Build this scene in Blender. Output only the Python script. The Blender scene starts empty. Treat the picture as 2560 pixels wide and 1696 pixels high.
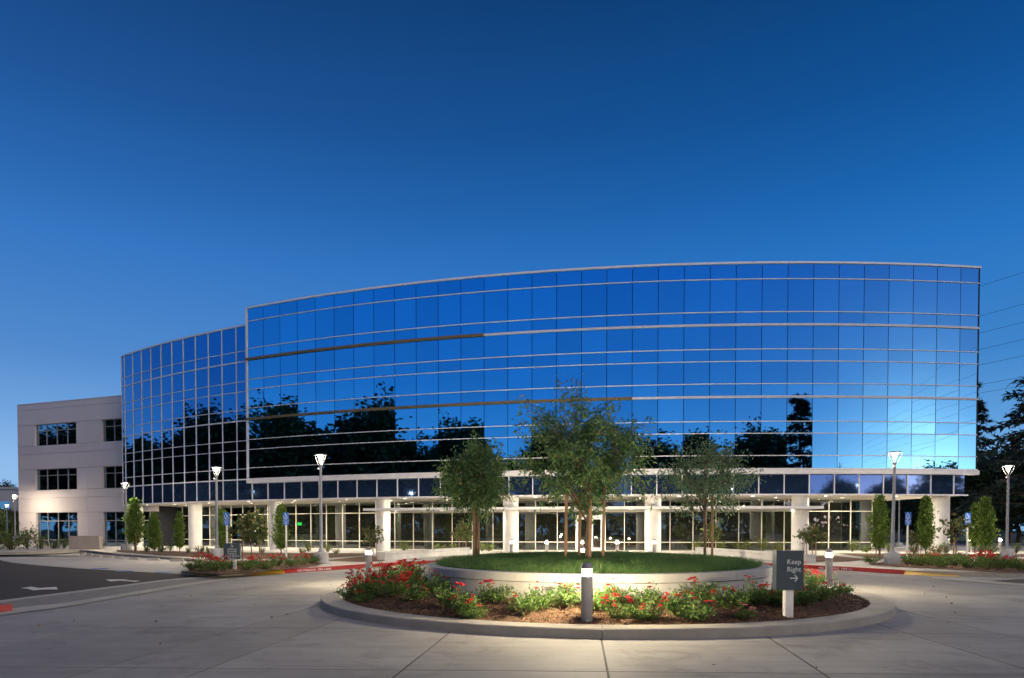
import bpy, math, random
import numpy as np
from mathutils import Vector, Matrix, noise

# ------------------------------------------------------------------ camera, sky, sun, exposure
sc = bpy.context.scene
PITCH = -0.0232
F_PX, CX_PX, HY_PX, CAM_H = 1706.667, 1280.0, 1364.1, 1.6
cam = bpy.data.cameras.new('camera')
cam.sensor_width = 36.0
cam.lens = 24.0
cam.shift_y = (HY_PX - 848.0) / 2560.0
cam.clip_start, cam.clip_end = 0.1, 3000.0
cam_ob = bpy.data.objects.new('camera', cam)
sc.collection.objects.link(cam_ob)
cam_ob.location = (0, 0, CAM_H)
cam_ob.rotation_euler = (math.pi / 2 + PITCH, 0, 0)
sc.camera = cam_ob

SUN_EL, SUN_AZ = math.radians(40), math.radians(140)      # afterglow, behind and to the right
world = bpy.data.worlds.new('World')
sc.world = world
world.use_nodes = True
wn = world.node_tree
sky = wn.nodes.new('ShaderNodeTexSky')                     # warm glow low in the west
sky.sky_type = 'NISHITA'
sky.sun_disc = False
sky.sun_elevation = math.radians(4)
sky.sun_rotation = math.radians(138)
sky.air_density, sky.dust_density, sky.ozone_density = 1.0, 0.6, 1.0
geo = wn.nodes.new('ShaderNodeTexCoord')
sep = wn.nodes.new('ShaderNodeSeparateXYZ')
wn.links.new(geo.outputs['Generated'], sep.inputs[0])
grad = wn.nodes.new('ShaderNodeValToRGB')                  # deep blue twilight sky by elevation
stops = [(0.0, (0.24, 0.50, 0.80)), (0.08, (0.17, 0.43, 0.78)), (0.14, (0.085, 0.32, 0.69)), (0.21, (0.035, 0.225, 0.59)), (0.34, (0.012, 0.165, 0.53)), (0.41, (0.004, 0.120, 0.42)),
         (0.49, (0.001, 0.080, 0.30)), (0.61, (0.0, 0.046, 0.178)), (1.0, (0.0, 0.022, 0.10))]
el_ = grad.color_ramp.elements
while len(el_) < len(stops): el_.new(0.5)
for i, (p_, c_) in enumerate(stops):
    el_[i].position = p_
    el_[i].color = c_ + (1,)
wn.links.new(sep.outputs[2], grad.inputs[0])
bw = wn.nodes.new('ShaderNodeRGBToBW')
wn.links.new(sky.outputs[0], bw.inputs[0])
pw = wn.nodes.new('ShaderNodeMath'); pw.operation = 'POWER'
pw.inputs[1].default_value = 2.0
wn.links.new(bw.outputs[0], pw.inputs[0])
gs = wn.nodes.new('ShaderNodeVectorMath'); gs.operation = 'SCALE'
gs.inputs[0].default_value = (0.066, 0.042, 0.030)            # cream afterglow
wn.links.new(pw.outputs[0], gs.inputs['Scale'])
gg = wn.nodes.new('ShaderNodeVectorMath'); gg.operation = 'SCALE'
gg.inputs['Scale'].default_value = 10.0
wn.links.new(grad.outputs[0], gg.inputs[0])
ad = wn.nodes.new('ShaderNodeVectorMath'); ad.operation = 'ADD'
wn.links.new(gs.outputs[0], ad.inputs[0]); wn.links.new(gg.outputs[0], ad.inputs[1])
wn.links.new(ad.outputs[0], wn.nodes['Background'].inputs[0])
wn.nodes['Background'].inputs[1].default_value = 0.1

sun = bpy.data.lights.new('sun', 'SUN')
sun.energy = 0.95
sun.angle = math.radians(34)
sun.color = (1.0, 0.84, 0.66)
sun_ob = bpy.data.objects.new('sun', sun)
sc.collection.objects.link(sun_ob)
sd = Vector((math.sin(SUN_AZ) * math.cos(SUN_EL), math.cos(SUN_AZ) * math.cos(SUN_EL), math.sin(SUN_EL)))
sun_ob.rotation_euler = sd.to_track_quat('Z', 'Y').to_euler()

sc.view_settings.view_transform = 'Standard'
sc.view_settings.look = 'None'
sc.view_settings.exposure = 0.0
sc.view_settings.gamma = 1.0
sc.render.engine = 'CYCLES'
cy_ = sc.cycles
cy_.use_denoising = True
cy_.max_bounces = 7
cy_.diffuse_bounces = 2
cy_.glossy_bounces = 4
cy_.transmission_bounces = 4
cy_.transparent_max_bounces = 8
cy_.sample_clamp_indirect = 6.0
cy_.sample_clamp_direct = 32.0
cy_.caustics_reflective = False
cy_.caustics_refractive = False

# ------------------------------------------------------------------ helpers
COL = sc.collection
RND = random.Random(7)
PI = math.pi


def ray(x, y):
    u = (HY_PX - y) / F_PX
    return Vector(((x - CX_PX) / F_PX, math.cos(PITCH) - u * math.sin(PITCH), math.sin(PITCH) + u * math.cos(PITCH)))


def P(x, y, h=0.0):
    """photo pixel -> point of the place at height h"""
    r = ray(x, y)
    return Vector((0, 0, CAM_H)) + r * ((h - CAM_H) / r.z)


def PY(x, y, Y):
    """photo pixel -> point of the place at depth Y"""
    r = ray(x, y)
    return Vector((0, 0, CAM_H)) + r * (Y / r.y)


def tag(o, label=None, cat=None, group=None, kind=None):
    if label: o['label'] = label
    if cat: o['category'] = cat
    if group: o['group'] = group
    if kind: o['kind'] = kind
    return o


def link(name, mesh, parent=None):
    o = bpy.data.objects.new(name, mesh)
    COL.objects.link(o)
    if parent: o.parent = parent
    return o


def empty(name, loc, rz=0.0):
    o = bpy.data.objects.new(name, None)
    COL.objects.link(o)
    o.location = loc
    o.rotation_euler = (0, 0, rz)
    o.empty_display_size = 0.2
    return o


class MB:
    def __init__(s):
        s.v, s.f, s.m, s.cur = [], [], [], 0

    def add(s, vs, fs):
        n = len(s.v)
        s.v += [tuple(v) for v in vs]
        for f in fs:
            s.f.append([i + n for i in f])
            s.m.append(s.cur)
        return s

    def box(s, x0, x1, y0, y1, z0, z1):
        return s.add([(x0, y0, z0), (x1, y0, z0), (x1, y1, z0), (x0, y1, z0), (x0, y0, z1), (x1, y0, z1), (x1, y1, z1), (x0, y1, z1)],
                     [(3, 2, 1, 0), (4, 5, 6, 7), (0, 1, 5, 4), (1, 2, 6, 5), (2, 3, 7, 6), (3, 0, 4, 7)])

    def prism(s, poly, z0, z1):
        n = len(poly)
        area = sum(poly[i][0] * poly[(i + 1) % n][1] - poly[(i + 1) % n][0] * poly[i][1] for i in range(n))
        if area < 0: poly = poly[::-1]
        vs = [(p[0], p[1], z0) for p in poly] + [(p[0], p[1], z1) for p in poly]
        fs = [tuple(range(n - 1, -1, -1)), tuple(range(n, 2 * n))]
        fs += [(i, (i + 1) % n, n + (i + 1) % n, n + i) for i in range(n)]
        return s.add(vs, fs)

    def sheet(s, poly, z):
        n = len(poly)
        area = sum(poly[i][0] * poly[(i + 1) % n][1] - poly[(i + 1) % n][0] * poly[i][1] for i in range(n))
        if area < 0: poly = poly[::-1]
        return s.add([(p[0], p[1], z) for p in poly], [tuple(range(n))])

    def lathe(s, prof, n=16, c=(0, 0), cap=True):
        vs, fs = [], []
        for r, z in prof:
            for i in range(n):
                a = 2 * PI * i / n
                vs.append((c[0] + r * math.cos(a), c[1] + r * math.sin(a), z))
        for j in range(len(prof) - 1):
            for i in range(n):
                k = (i + 1) % n
                fs.append((j * n + i, j * n + k, (j + 1) * n + k, (j + 1) * n + i))
        if cap:
            fs.append(tuple(range(n - 1, -1, -1)))
            fs.append(tuple((len(prof) - 1) * n + i for i in range(n)))
        return s.add(vs, fs)

    def tube(s, pts, rads, n=6):
        pts = [Vector(p) for p in pts]
        vs, fs = [], []
        for j, p in enumerate(pts):
            d = (pts[min(j + 1, len(pts) - 1)] - pts[max(j - 1, 0)])
            if d.length < 1e-9: d = Vector((0, 0, 1))
            d.normalize()
            ref = Vector((1, 0, 0)) if abs(d.x) < 0.8 else Vector((0, 1, 0))
            a = d.cross(ref).normalized()
            b = d.cross(a)
            r = rads[j] if hasattr(rads, '__len__') else rads
            for i in range(n):
                t = 2 * PI * i / n
                vs.append(p + a * (r * math.cos(t)) + b * (r * math.sin(t)))
        for j in range(len(pts) - 1):
            for i in range(n):
                k = (i + 1) % n
                fs.append((j * n + i, j * n + k, (j + 1) * n + k, (j + 1) * n + i))
        fs.append(tuple(range(n - 1, -1, -1)))
        fs.append(tuple((len(pts) - 1) * n + i for i in range(n)))
        return s.add(vs, fs)

    def sweep(s, path, section, closed=False):
        """path: list of (x,y); section: list of (offset to the right of travel, z)"""
        n = len(path)
        m = len(section)
        vs, fs = [], []
        for j in range(n):
            a = Vector(path[(j - 1) % n] if closed else path[max(j - 1, 0)])
            b = Vector(path[(j + 1) % n] if closed else path[min(j + 1, n - 1)])
            d = (b - a).normalized()
            nr = Vector((d.y, -d.x))
            for o, z in section:
                vs.append((path[j][0] + nr.x * o, path[j][1] + nr.y * o, z))
        for j in range(n if closed else n - 1):
            q = (j + 1) % n
            for i in range(m):
                k = (i + 1) % m
                fs.append((j * m + i, q * m + i, q * m + k, j * m + k))
        if not closed:
            fs.append(tuple(range(m)))
            fs.append(tuple((n - 1) * m + i for i in range(m - 1, -1, -1)))
        return s.add(vs, fs)

    def mesh(s, name, mats, smooth=False):
        me = bpy.data.meshes.new(name)
        me.from_pydata(s.v, [], s.f)
        for m in (mats if isinstance(mats, (list, tuple)) else [mats]): me.materials.append(m)
        if any(s.m): me.polygons.foreach_set('material_index', s.m)
        if smooth:
            me.polygons.foreach_set('use_smooth', [True] * len(me.polygons))
            try: me.set_sharp_from_angle(angle=math.radians(40))
            except Exception: pass
        me.update()
        return me

    def build(s, name, mats, parent=None, smooth=False):
        return link(name, s.mesh(name, mats, smooth), parent)


def quads_mesh(name, V, mat):
    """V: (n,4,3) array -> mesh of n separate quads"""
    n = len(V)
    me = bpy.data.meshes.new(name)
    me.vertices.add(4 * n)
    me.loops.add(4 * n)
    me.polygons.add(n)
    me.vertices.foreach_set('co', V.reshape(-1).astype(np.float32))
    me.loops.foreach_set('vertex_index', np.arange(4 * n, dtype=np.int32))
    me.polygons.foreach_set('loop_start', np.arange(0, 4 * n, 4, dtype=np.int32))
    me.materials.append(mat)
    me.update(calc_edges=True)
    me.validate()
    return me


def leaves(rng, C, D, L, W, spread=0.5):
    """diamond leaves at C pointing along D"""
    n = len(C)
    D = D + rng.normal(0, spread, (n, 3))
    D /= np.linalg.norm(D, axis=1)[:, None] + 1e-9
    N = rng.normal(0, 1, (n, 3)) + np.array([0, 0, 0.8])
    S = np.cross(D, N)
    S /= np.linalg.norm(S, axis=1)[:, None] + 1e-9
    l = (L * rng.uniform(0.6, 1.25, n))[:, None]
    w = (W * rng.uniform(0.7, 1.2, n))[:, None]
    Nn = np.cross(S, D)
    return np.stack([C, C + D * l * 0.45 + S * w * 0.5 + Nn * l * 0.06, C + D * l, C + D * l * 0.45 - S * w * 0.5 + Nn * l * 0.06], axis=1)


def copy_tree(o, parent=None):
    c = o.copy()
    COL.objects.link(c)
    c.parent = parent
    for ch in o.children:
        copy_tree(ch, c)
    return c


def catmull(pts, n=8):
    pts = [Vector(p[:2]) for p in pts]
    out = []
    for i in range(len(pts) - 1):
        p0 = pts[max(i - 1, 0)]; p1 = pts[i]; p2 = pts[i + 1]; p3 = pts[min(i + 2, len(pts) - 1)]
        for j in range(n):
            t = j / n
            out.append(tuple(0.5 * ((2 * p1) + (p2 - p0) * t + (2 * p0 - 5 * p1 + 4 * p2 - p3) * t * t + (3 * p1 - p0 - 3 * p2 + p3) * t ** 3)))
    out.append(tuple(pts[-1]))
    return out


def px(pts, h=0.0):
    return [tuple(P(x, y, h)[:2]) for x, y in pts]


# ------------------------------------------------------------------ materials
def new_mat(name):
    m = bpy.data.materials.new(name)
    m.use_nodes = True
    nt = m.node_tree
    return m, nt, nt.nodes['Principled BSDF']


def ramp(nt, fac, stops):
    r = nt.nodes.new('ShaderNodeValToRGB')
    e = r.color_ramp.elements
    while len(e) < len(stops): e.new(0.5)
    for i, (p, c) in enumerate(stops):
        e[i].position = p
        e[i].color = tuple(c) + (1,) if len(c) == 3 else c
    nt.links.new(fac, r.inputs[0])
    return r.outputs[0]


def tex_noise(nt, scale, detail=4, rough=0.6, vec=None, dist=0.0):
    n = nt.nodes.new('ShaderNodeTexNoise')
    n.inputs['Scale'].default_value = scale
    n.inputs['Detail'].default_value = detail
    n.inputs['Roughness'].default_value = rough
    n.inputs['Distortion'].default_value = dist
    if vec is not None: nt.links.new(vec, n.inputs['Vector'])
    return n.outputs['Fac']


def coords(nt, scale=(1, 1, 1), which='Object', rot=0.0):
    tc = nt.nodes.new('ShaderNodeTexCoord')
    mp = nt.nodes.new('ShaderNodeMapping')
    mp.inputs['Scale'].default_value = scale
    mp.inputs['Rotation'].default_value = (0, 0, rot)
    if which == 'World':
        g = nt.nodes.new('ShaderNodeNewGeometry')
        nt.links.new(g.outputs['Position'], mp.inputs[0])
    else:
        nt.links.new(tc.outputs[which], mp.inputs[0])
    return mp.outputs[0]


def mixc(nt, a, b, fac, mode='MIX'):
    m = nt.nodes.new('ShaderNodeMix')
    m.data_type = 'RGBA'
    m.blend_type = mode
    for sock, v in ((m.inputs[6], a), (m.inputs[7], b)):
        if isinstance(v, tuple): sock.default_value = v + (1,) if len(v) == 3 else v
        else: nt.links.new(v, sock)
    if isinstance(fac, (int, float)): m.inputs[0].default_value = fac
    else: nt.links.new(fac, m.inputs[0])
    return m.outputs[2]


def bump(nt, bsdf, h, strength=0.3, dist=0.02):
    b = nt.nodes.new('ShaderNodeBump')
    b.inputs['Strength'].default_value = strength
    b.inputs['Distance'].default_value = dist
    nt.links.new(h, b.inputs['Height'])
    nt.links.new(b.outputs[0], bsdf.inputs['Normal'])


def mat_concrete(name, c, var=0.25, rough=0.85, streak=None, fine=60.0, obj_rand=0.0, big=0.6, wear=False):
    m, nt, b = new_mat(name)
    w = coords(nt, which='World')
    n1 = tex_noise(nt, big, 5, 0.65, w)
    n2 = tex_noise(nt, fine, 3, 0.7, w)
    lo = tuple(x * (1 - var) for x in c)
    hi = tuple(min(1, x * (1 + var)) for x in c)
    col = ramp(nt, n1, [(0.3, lo), (0.7, hi)])
    col = mixc(nt, col, ramp(nt, n2, [(0.3, (0.8, 0.8, 0.8)), (0.7, (1.1, 1.1, 1.1))]), 0.7, 'MULTIPLY')
    if streak:
        ws = coords(nt, streak, which='World', rot=0.5)
        n3 = tex_noise(nt, 1.0, 4, 0.6, ws)
        col = mixc(nt, col, ramp(nt, n3, [(0.35, (0.80, 0.79, 0.78)), (0.65, (1.10, 1.10, 1.10))]), 0.45, 'MULTIPLY')
    if obj_rand:
        oi = nt.nodes.new('ShaderNodeObjectInfo')
        col = mixc(nt, col, ramp(nt, oi.outputs['Random'], [(0, (1 - obj_rand,) * 3), (1, (1 + obj_rand,) * 3)]), 1.0, 'MULTIPLY')
    if wear:
        st = tex_noise(nt, 0.9, 6, 0.7, w, 1.5)
        col = mixc(nt, col, ramp(nt, st, [(0.30, (0.66, 0.65, 0.64)), (0.46, (1, 1, 1)), (0.75, (1.08, 1.07, 1.06))]), 0.8, 'MULTIPLY')
        sp = tex_noise(nt, 5.0, 3, 0.5, w)
        col = mixc(nt, col, ramp(nt, sp, [(0.24, (0.6, 0.58, 0.56)), (0.30, (1, 1, 1))]), 0.8, 'MULTIPLY')
        off = nt.nodes.new('ShaderNodeVectorMath'); off.operation = 'SUBTRACT'
        off.inputs[1].default_value = (1.95, 16.2, 0)
        nt.links.new(w, off.inputs[0])
        ln = nt.nodes.new('ShaderNodeVectorMath'); ln.operation = 'LENGTH'
        nt.links.new(off.outputs[0], ln.inputs[0])
        wob = nt.nodes.new('ShaderNodeMath'); wob.operation = 'MULTIPLY_ADD'
        wob.inputs[1].default_value = 1.6
        nt.links.new(tex_noise(nt, 0.25, 2, 0.5, w), wob.inputs[0]); nt.links.new(ln.outputs['Value'], wob.inputs[2])
        sc1 = nt.nodes.new('ShaderNodeMath'); sc1.operation = 'MULTIPLY'; sc1.inputs[1].default_value = 1 / 20.0
        nt.links.new(wob.outputs[0], sc1.inputs[0])
        tracks = ramp(nt, sc1.outputs[0], [(0.36, (1, 1, 1)), (0.40, (0.84, 0.83, 0.82)), (0.435, (0.98, 0.98, 0.98)), (0.47, (1, 1, 1)), (0.505, (0.83, 0.82, 0.81)), (0.54, (1, 1, 1))])
        col = mixc(nt, col, tracks, 0.8, 'MULTIPLY')
    nt.links.new(col, b.inputs['Base Color'])
    b.inputs['Roughness'].default_value = rough
    b.inputs['Specular IOR Level'].default_value = 0.3
    bump(nt, b, n2, 0.25, 0.01)
    return m


def mat_plain(name, c, rough=0.5, metal=0.0, spec=0.5, var=0.08):
    m, nt, b = new_mat(name)
    n = tex_noise(nt, 3.0, 4, 0.6, coords(nt, which='World'))
    col = ramp(nt, n, [(0.3, tuple(x * (1 - var) for x in c)), (0.7, tuple(min(1, x * (1 + var)) for x in c))])
    nt.links.new(col, b.inputs['Base Color'])
    b.inputs['Roughness'].default_value = rough
    b.inputs['Metallic'].default_value = metal
    b.inputs['Specular IOR Level'].default_value = spec
    return m


def mat_emit(name, c, s):
    m, nt, b = new_mat(name)
    b.inputs['Base Color'].default_value = c + (1,)
    b.inputs['Emission Color'].default_value = c + (1,)
    b.inputs['Emission Strength'].default_value = s
    return m


def mat_leaf(name, stops, trans=0.35, rough=0.55):
    m, nt, b = new_mat(name)
    g = nt.nodes.new('ShaderNodeNewGeometry')
    col = ramp(nt, g.outputs['Random Per Island'], stops)
    nt.links.new(col, b.inputs['Base Color'])
    b.inputs['Roughness'].default_value = rough
    b.inputs['Specular IOR Level'].default_value = 0.35
    t = nt.nodes.new('ShaderNodeBsdfTranslucent')
    nt.links.new(col, t.inputs[0])
    mx = nt.nodes.new('ShaderNodeMixShader')
    mx.inputs[0].default_value = trans
    nt.links.new(b.outputs[0], mx.inputs[1])
    nt.links.new(t.outputs[0], mx.inputs[2])
    nt.links.new(mx.outputs[0], nt.nodes['Material Output'].inputs[0])
    return m


def mat_mirror_glass(name, c, rough=0.012, bstr=0.09, wave=0.45):
    m, nt, b = new_mat(name)
    oi = nt.nodes.new('ShaderNodeObjectInfo')
    col = mixc(nt, c, ramp(nt, oi.outputs['Random'], [(0, (0.80, 0.82, 0.85)), (1, (1.0, 1.0, 1.0))]), 1.0, 'MULTIPLY')
    nt.links.new(col, b.inputs['Base Color'])
    b.inputs['Metallic'].default_value = 1.0
    b.inputs['Roughness'].default_value = rough
    n = tex_noise(nt, wave, 1, 0.4, coords(nt, which='World'))
    bump(nt, b, n, bstr, 0.05)
    return m


def mat_shop_glass(name, tcol=(0.52, 0.56, 0.53, 1), fac=0.17):
    m, nt, b = new_mat(name)
    nt.nodes.remove(b)
    tr = nt.nodes.new('ShaderNodeBsdfTransparent')
    tr.inputs[0].default_value = tcol
    gl = nt.nodes.new('ShaderNodeBsdfGlossy')
    gl.inputs['Roughness'].default_value = 0.01
    gl.inputs['Color'].default_value = (0.85, 0.9, 0.95, 1)
    mx = nt.nodes.new('ShaderNodeMixShader')
    mx.inputs[0].default_value = fac
    nt.links.new(tr.outputs[0], mx.inputs[1])
    nt.links.new(gl.outputs[0], mx.inputs[2])
    nt.links.new(mx.outputs[0], nt.nodes['Material Output'].inputs[0])
    return m


M = {}
M['drive'] = mat_concrete('drive_concrete', (0.345, 0.332, 0.315), 0.14, 0.8, streak=(0.35, 5.0, 1), obj_rand=0.14, big=0.5, wear=True)
M['joint'] = mat_plain('joint_filler', (0.05, 0.048, 0.045), 0.9)
M['walk'] = mat_concrete('walk_concrete', (0.48, 0.46, 0.43), 0.1, 0.85)
M['kerb'] = mat_concrete('kerb_concrete', (0.40, 0.37, 0.32), 0.14, 0.8, big=1.5)
M['band'] = mat_concrete('band_concrete', (0.46, 0.44, 0.38), 0.12, 0.85, big=1.0)
M['stamp'] = mat_concrete('stamped_concrete', (0.25, 0.24, 0.22), 0.2, 0.85, big=3.0)
M['asphalt'] = mat_concrete('asphalt', (0.052, 0.045, 0.040), 0.2, 0.9, fine=90)
M['soil'] = mat_concrete('far_ground', (0.07, 0.075, 0.045), 0.3, 0.95)
M['lawn'] = mat_concrete('lawn_soil', (0.045, 0.07, 0.022), 0.3, 0.95, fine=30)
M['wallconc'] = mat_concrete('planter_concrete', (0.52, 0.50, 0.46), 0.12, 0.75, streak=(3.0, 3.0, 0.35), big=0.9)
M['seatwall'] = mat_concrete('seat_wall_concrete', (0.42, 0.42, 0.43), 0.15, 0.8, big=2.0)
M['panel'] = mat_concrete('painted_wall_panel', (0.70, 0.645, 0.65), 0.05, 0.8, obj_rand=0.04, big=0.3)
M['white'] = mat_plain('white_metal', (0.78, 0.77, 0.77), 0.4)
M['rail'] = mat_plain('silver_rail', (0.84, 0.82, 0.86), 0.35)
M['bronze'] = mat_plain('bronze_rail', (0.18, 0.13, 0.06), 0.5)
M['cream'] = mat_plain('cream_plaster', (0.78, 0.74, 0.68), 0.7)
M['column'] = mat_plain('column_paint', (0.66, 0.645, 0.63), 0.6)
M['core'] = mat_plain('dark_core', (0.01, 0.012, 0.018), 0.8)
M['inside'] = mat_plain('lobby_wall', (0.24, 0.22, 0.20), 0.8, var=0.3)
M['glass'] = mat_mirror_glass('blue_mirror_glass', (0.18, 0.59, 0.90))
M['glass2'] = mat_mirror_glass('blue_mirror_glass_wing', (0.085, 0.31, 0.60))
M['frit'] = mat_mirror_glass('navy_glass', (0.10, 0.20, 0.46), 0.03)
M['frit'].node_tree.nodes['Principled BSDF'].inputs['Metallic'].default_value = 0.86
M['shop'] = mat_shop_glass('clear_glass')
M['clear'] = mat_shop_glass('lamp_globe_glass', (0.93, 0.93, 0.92, 1), 0.06)
M['window'] = mat_mirror_glass('dark_window_glass', (0.28, 0.42, 0.52), 0.02)
M['mull'] = mat_plain('pale_mullion', (0.72, 0.68, 0.58), 0.5)
M['pole'] = mat_plain('pole_paint', (0.31, 0.32, 0.35), 0.45)
M['bollard'] = mat_plain('bollard_paint', (0.36, 0.34, 0.32), 0.5)
M['lamp'] = mat_emit('lamp_glow', (1.0, 0.83, 0.60), 2500.0)
M['boll_glow'] = mat_emit('bollard_glow', (1.0, 0.83, 0.55), 2700.0)
M['down'] = mat_emit('downlight_glow', (1.0, 0.86, 0.64), 1700.0)
M['down_in'] = mat_emit('lobby_light_glow', (1.0, 0.84, 0.60), 520.0)
M['green'] = mat_emit('exit_green', (0.05, 1.0, 0.15), 3.0)
M['red'] = mat_concrete('red_kerb_paint', (0.36, 0.025, 0.03), 0.15, 0.6)
M['yellow'] = mat_concrete('yellow_kerb_paint', (0.70, 0.42, 0.04), 0.12, 0.6)
M['paint'] = mat_plain('white_road_paint', (0.72, 0.70, 0.62), 0.7, var=0.15)
M['bluepaint'] = mat_plain('blue_road_paint', (0.05, 0.16, 0.45), 0.7)
M['slate'] = mat_plain('sign_slate', (0.055, 0.075, 0.095), 0.45)
M['letter'] = mat_plain('sign_letter', (0.72, 0.76, 0.78), 0.5)
M['signblue'] = mat_plain('sign_blue', (0.03, 0.16, 0.60), 0.45)
M['bark'] = mat_concrete('bark', (0.16, 0.11, 0.08), 0.3, 0.9, fine=25, big=4)
M['stake'] = mat_concrete('stake_wood', (0.33, 0.20, 0.12), 0.2, 0.8, big=4)
M['black'] = mat_plain('black_rubber', (0.015, 0.015, 0.016), 0.6)
M['mulch'] = mat_concrete('bark_mulch', (0.13, 0.075, 0.045), 0.5, 0.95, fine=45, big=14)
M['chip'] = mat_leaf('bark_chip', [(0, (0.06, 0.03, 0.018)), (0.5, (0.16, 0.09, 0.05)), (1, (0.30, 0.20, 0.12))], 0.0, 0.9)
M['cabinet'] = mat_plain('cabinet_paint', (0.27, 0.235, 0.225), 0.6)
M['olive'] = mat_leaf('oak_leaf', [(0, (0.055, 0.12, 0.05)), (0.5, (0.115, 0.22, 0.08)), (0.92, (0.18, 0.30, 0.10)), (1, (0.32, 0.27, 0.10))], 0.3)
M['olive2'] = mat_leaf('oak_leaf_pale', [(0, (0.06, 0.125, 0.075)), (0.5, (0.115, 0.21, 0.11)), (1, (0.20, 0.28, 0.14))], 0.3)
M['horn'] = mat_leaf('hornbeam_leaf', [(0, (0.07, 0.14, 0.025)), (0.6, (0.15, 0.26, 0.05)), (1, (0.27, 0.34, 0.07))], 0.4)
M['redbud'] = mat_leaf('redbud_leaf', [(0, (0.05, 0.09, 0.03)), (0.6, (0.11, 0.15, 0.05)), (0.9, (0.22, 0.20, 0.07)), (1, (0.28, 0.14, 0.08))], 0.35)
M['shrub'] = mat_leaf('shrub_leaf', [(0, (0.05, 0.09, 0.02)), (0.6, (0.11, 0.17, 0.04)), (1, (0.22, 0.24, 0.07))], 0.35)
M['rose'] = mat_leaf('rose_leaf', [(0, (0.055, 0.13, 0.03)), (0.6, (0.12, 0.23, 0.05)), (0.93, (0.20, 0.29, 0.06)), (1, (0.30, 0.18, 0.08))], 0.35)
M['petal'] = mat_leaf('red_petal', [(0, (0.70, 0.015, 0.03)), (0.7, (0.86, 0.03, 0.06)), (1, (0.90, 0.16, 0.16))], 0.2)
M['pink'] = mat_leaf('pink_petal', [(0, (0.70, 0.10, 0.20)), (0.7, (0.80, 0.22, 0.32)), (1, (0.85, 0.45, 0.50))], 0.2)
M['dark_tree'] = mat_leaf('dark_tree_leaf', [(0, (0.02, 0.042, 0.02)), (0.6, (0.042, 0.08, 0.03)), (1, (0.08, 0.12, 0.045))], 0.2)
M['cedar'] = mat_leaf('cedar_needle', [(0, (0.015, 0.032, 0.022)), (1, (0.045, 0.075, 0.05))], 0.1)
M['grass'] = mat_leaf('grass_blade', [(0, (0.08, 0.18, 0.05)), (0.6, (0.14, 0.28, 0.08)), (0.9, (0.21, 0.33, 0.10)), (1, (0.40, 0.34, 0.17))], 0.35)
M['wire'] = mat_plain('wire_black', (0.02, 0.02, 0.022), 0.6)
M['farwall'] = mat_plain('far_wall', (0.50, 0.46, 0.43), 0.8)

# ------------------------------------------------------------------ ground, drive, kerbs
b = MB(); b.sheet([(-900, -900), (900, -900), (900, 900), (-900, 900)], -0.12)
tag(b.build('ground', M['soil']), kind='structure')

drive = MB().sheet([(-60, -14), (60, -14), (60, 60), (-60, 60)], -0.005).build('driveway', M['joint'])
tag(drive, kind='structure')


def clip(poly, p, n):
    """keep the side where (x-p).n >= 0"""
    out = []
    for i in range(len(poly)):
        a, c = poly[i], poly[(i + 1) % len(poly)]
        da = (a[0] - p[0]) * n[0] + (a[1] - p[1]) * n[1]
        dc = (c[0] - p[0]) * n[0] + (c[1] - p[1]) * n[1]
        if da >= 0: out.append(a)
        if (da >= 0) != (dc >= 0):
            t = da / (da - dc)
            out.append((a[0] + (c[0] - a[0]) * t, a[1] + (c[1] - a[1]) * t))
    return out


slabs = [[(-45, -12), (45, -12), (45, 37), (-45, 37)]]
joint_lines = [((160.5, 1696), (802.7, 1512)), ((456, 1696), (866, 1541.5)), ((0, 1616.7), (634, 1486.6)),
               ((1503, 1598), (1522, 1696)), ((1125, 1580.5), (980, 1696)), ((2183, 1558), (2560, 1672.5)),
               ((2245.5, 1525), (2560, 1598.7)), ((1940, 1606), (2075.5, 1696)),
               ((0, 1667), (1342, 1678)), ((439, 1568), (2560, 1586))]
lines = [(P(*a), P(*c)) for a, c in joint_lines]
lines += [(Vector((-10, 16.5, 0)), Vector((10, 16.6, 0))), (Vector((-10, 21.6, 0)), Vector((10, 21.4, 0))), (Vector((-10, 3.4, 0)), Vector((10, 3.5, 0)))]
for a, c in lines:
    d = (c - a).normalized()
    n = (-d.y, d.x)
    nxt = []
    for q in slabs:
        for s in (1, -1):
            k = clip(q, a, (n[0] * s, n[1] * s))
            if len(k) >= 3: nxt.append(k)
    slabs = nxt
for q in slabs:
    ar = abs(sum(q[i][0] * q[(i + 1) % len(q)][1] - q[(i + 1) % len(q)][0] * q[i][1] for i in range(len(q)))) / 2
    if ar < 0.02: continue
    sgn = 1 if sum(q[i][0] * q[(i + 1) % len(q)][1] - q[(i + 1) % len(q)][0] * q[i][1] for i in range(len(q))) > 0 else -1
    k = list(q)
    for i in range(len(q)):
        a, c = Vector(q[i]), Vector(q[(i + 1) % len(q)])
        if (c - a).length < 1e-6: continue
        d = (c - a).normalized()
        n = Vector((-d.y, d.x)) * sgn
        k = clip(k, a + n * 0.014, n)
        if len(k) < 3: break
    if len(k) >= 3:
        MB().prism(k, -0.05, 0.0).build('slab', M['drive'], drive)

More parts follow.
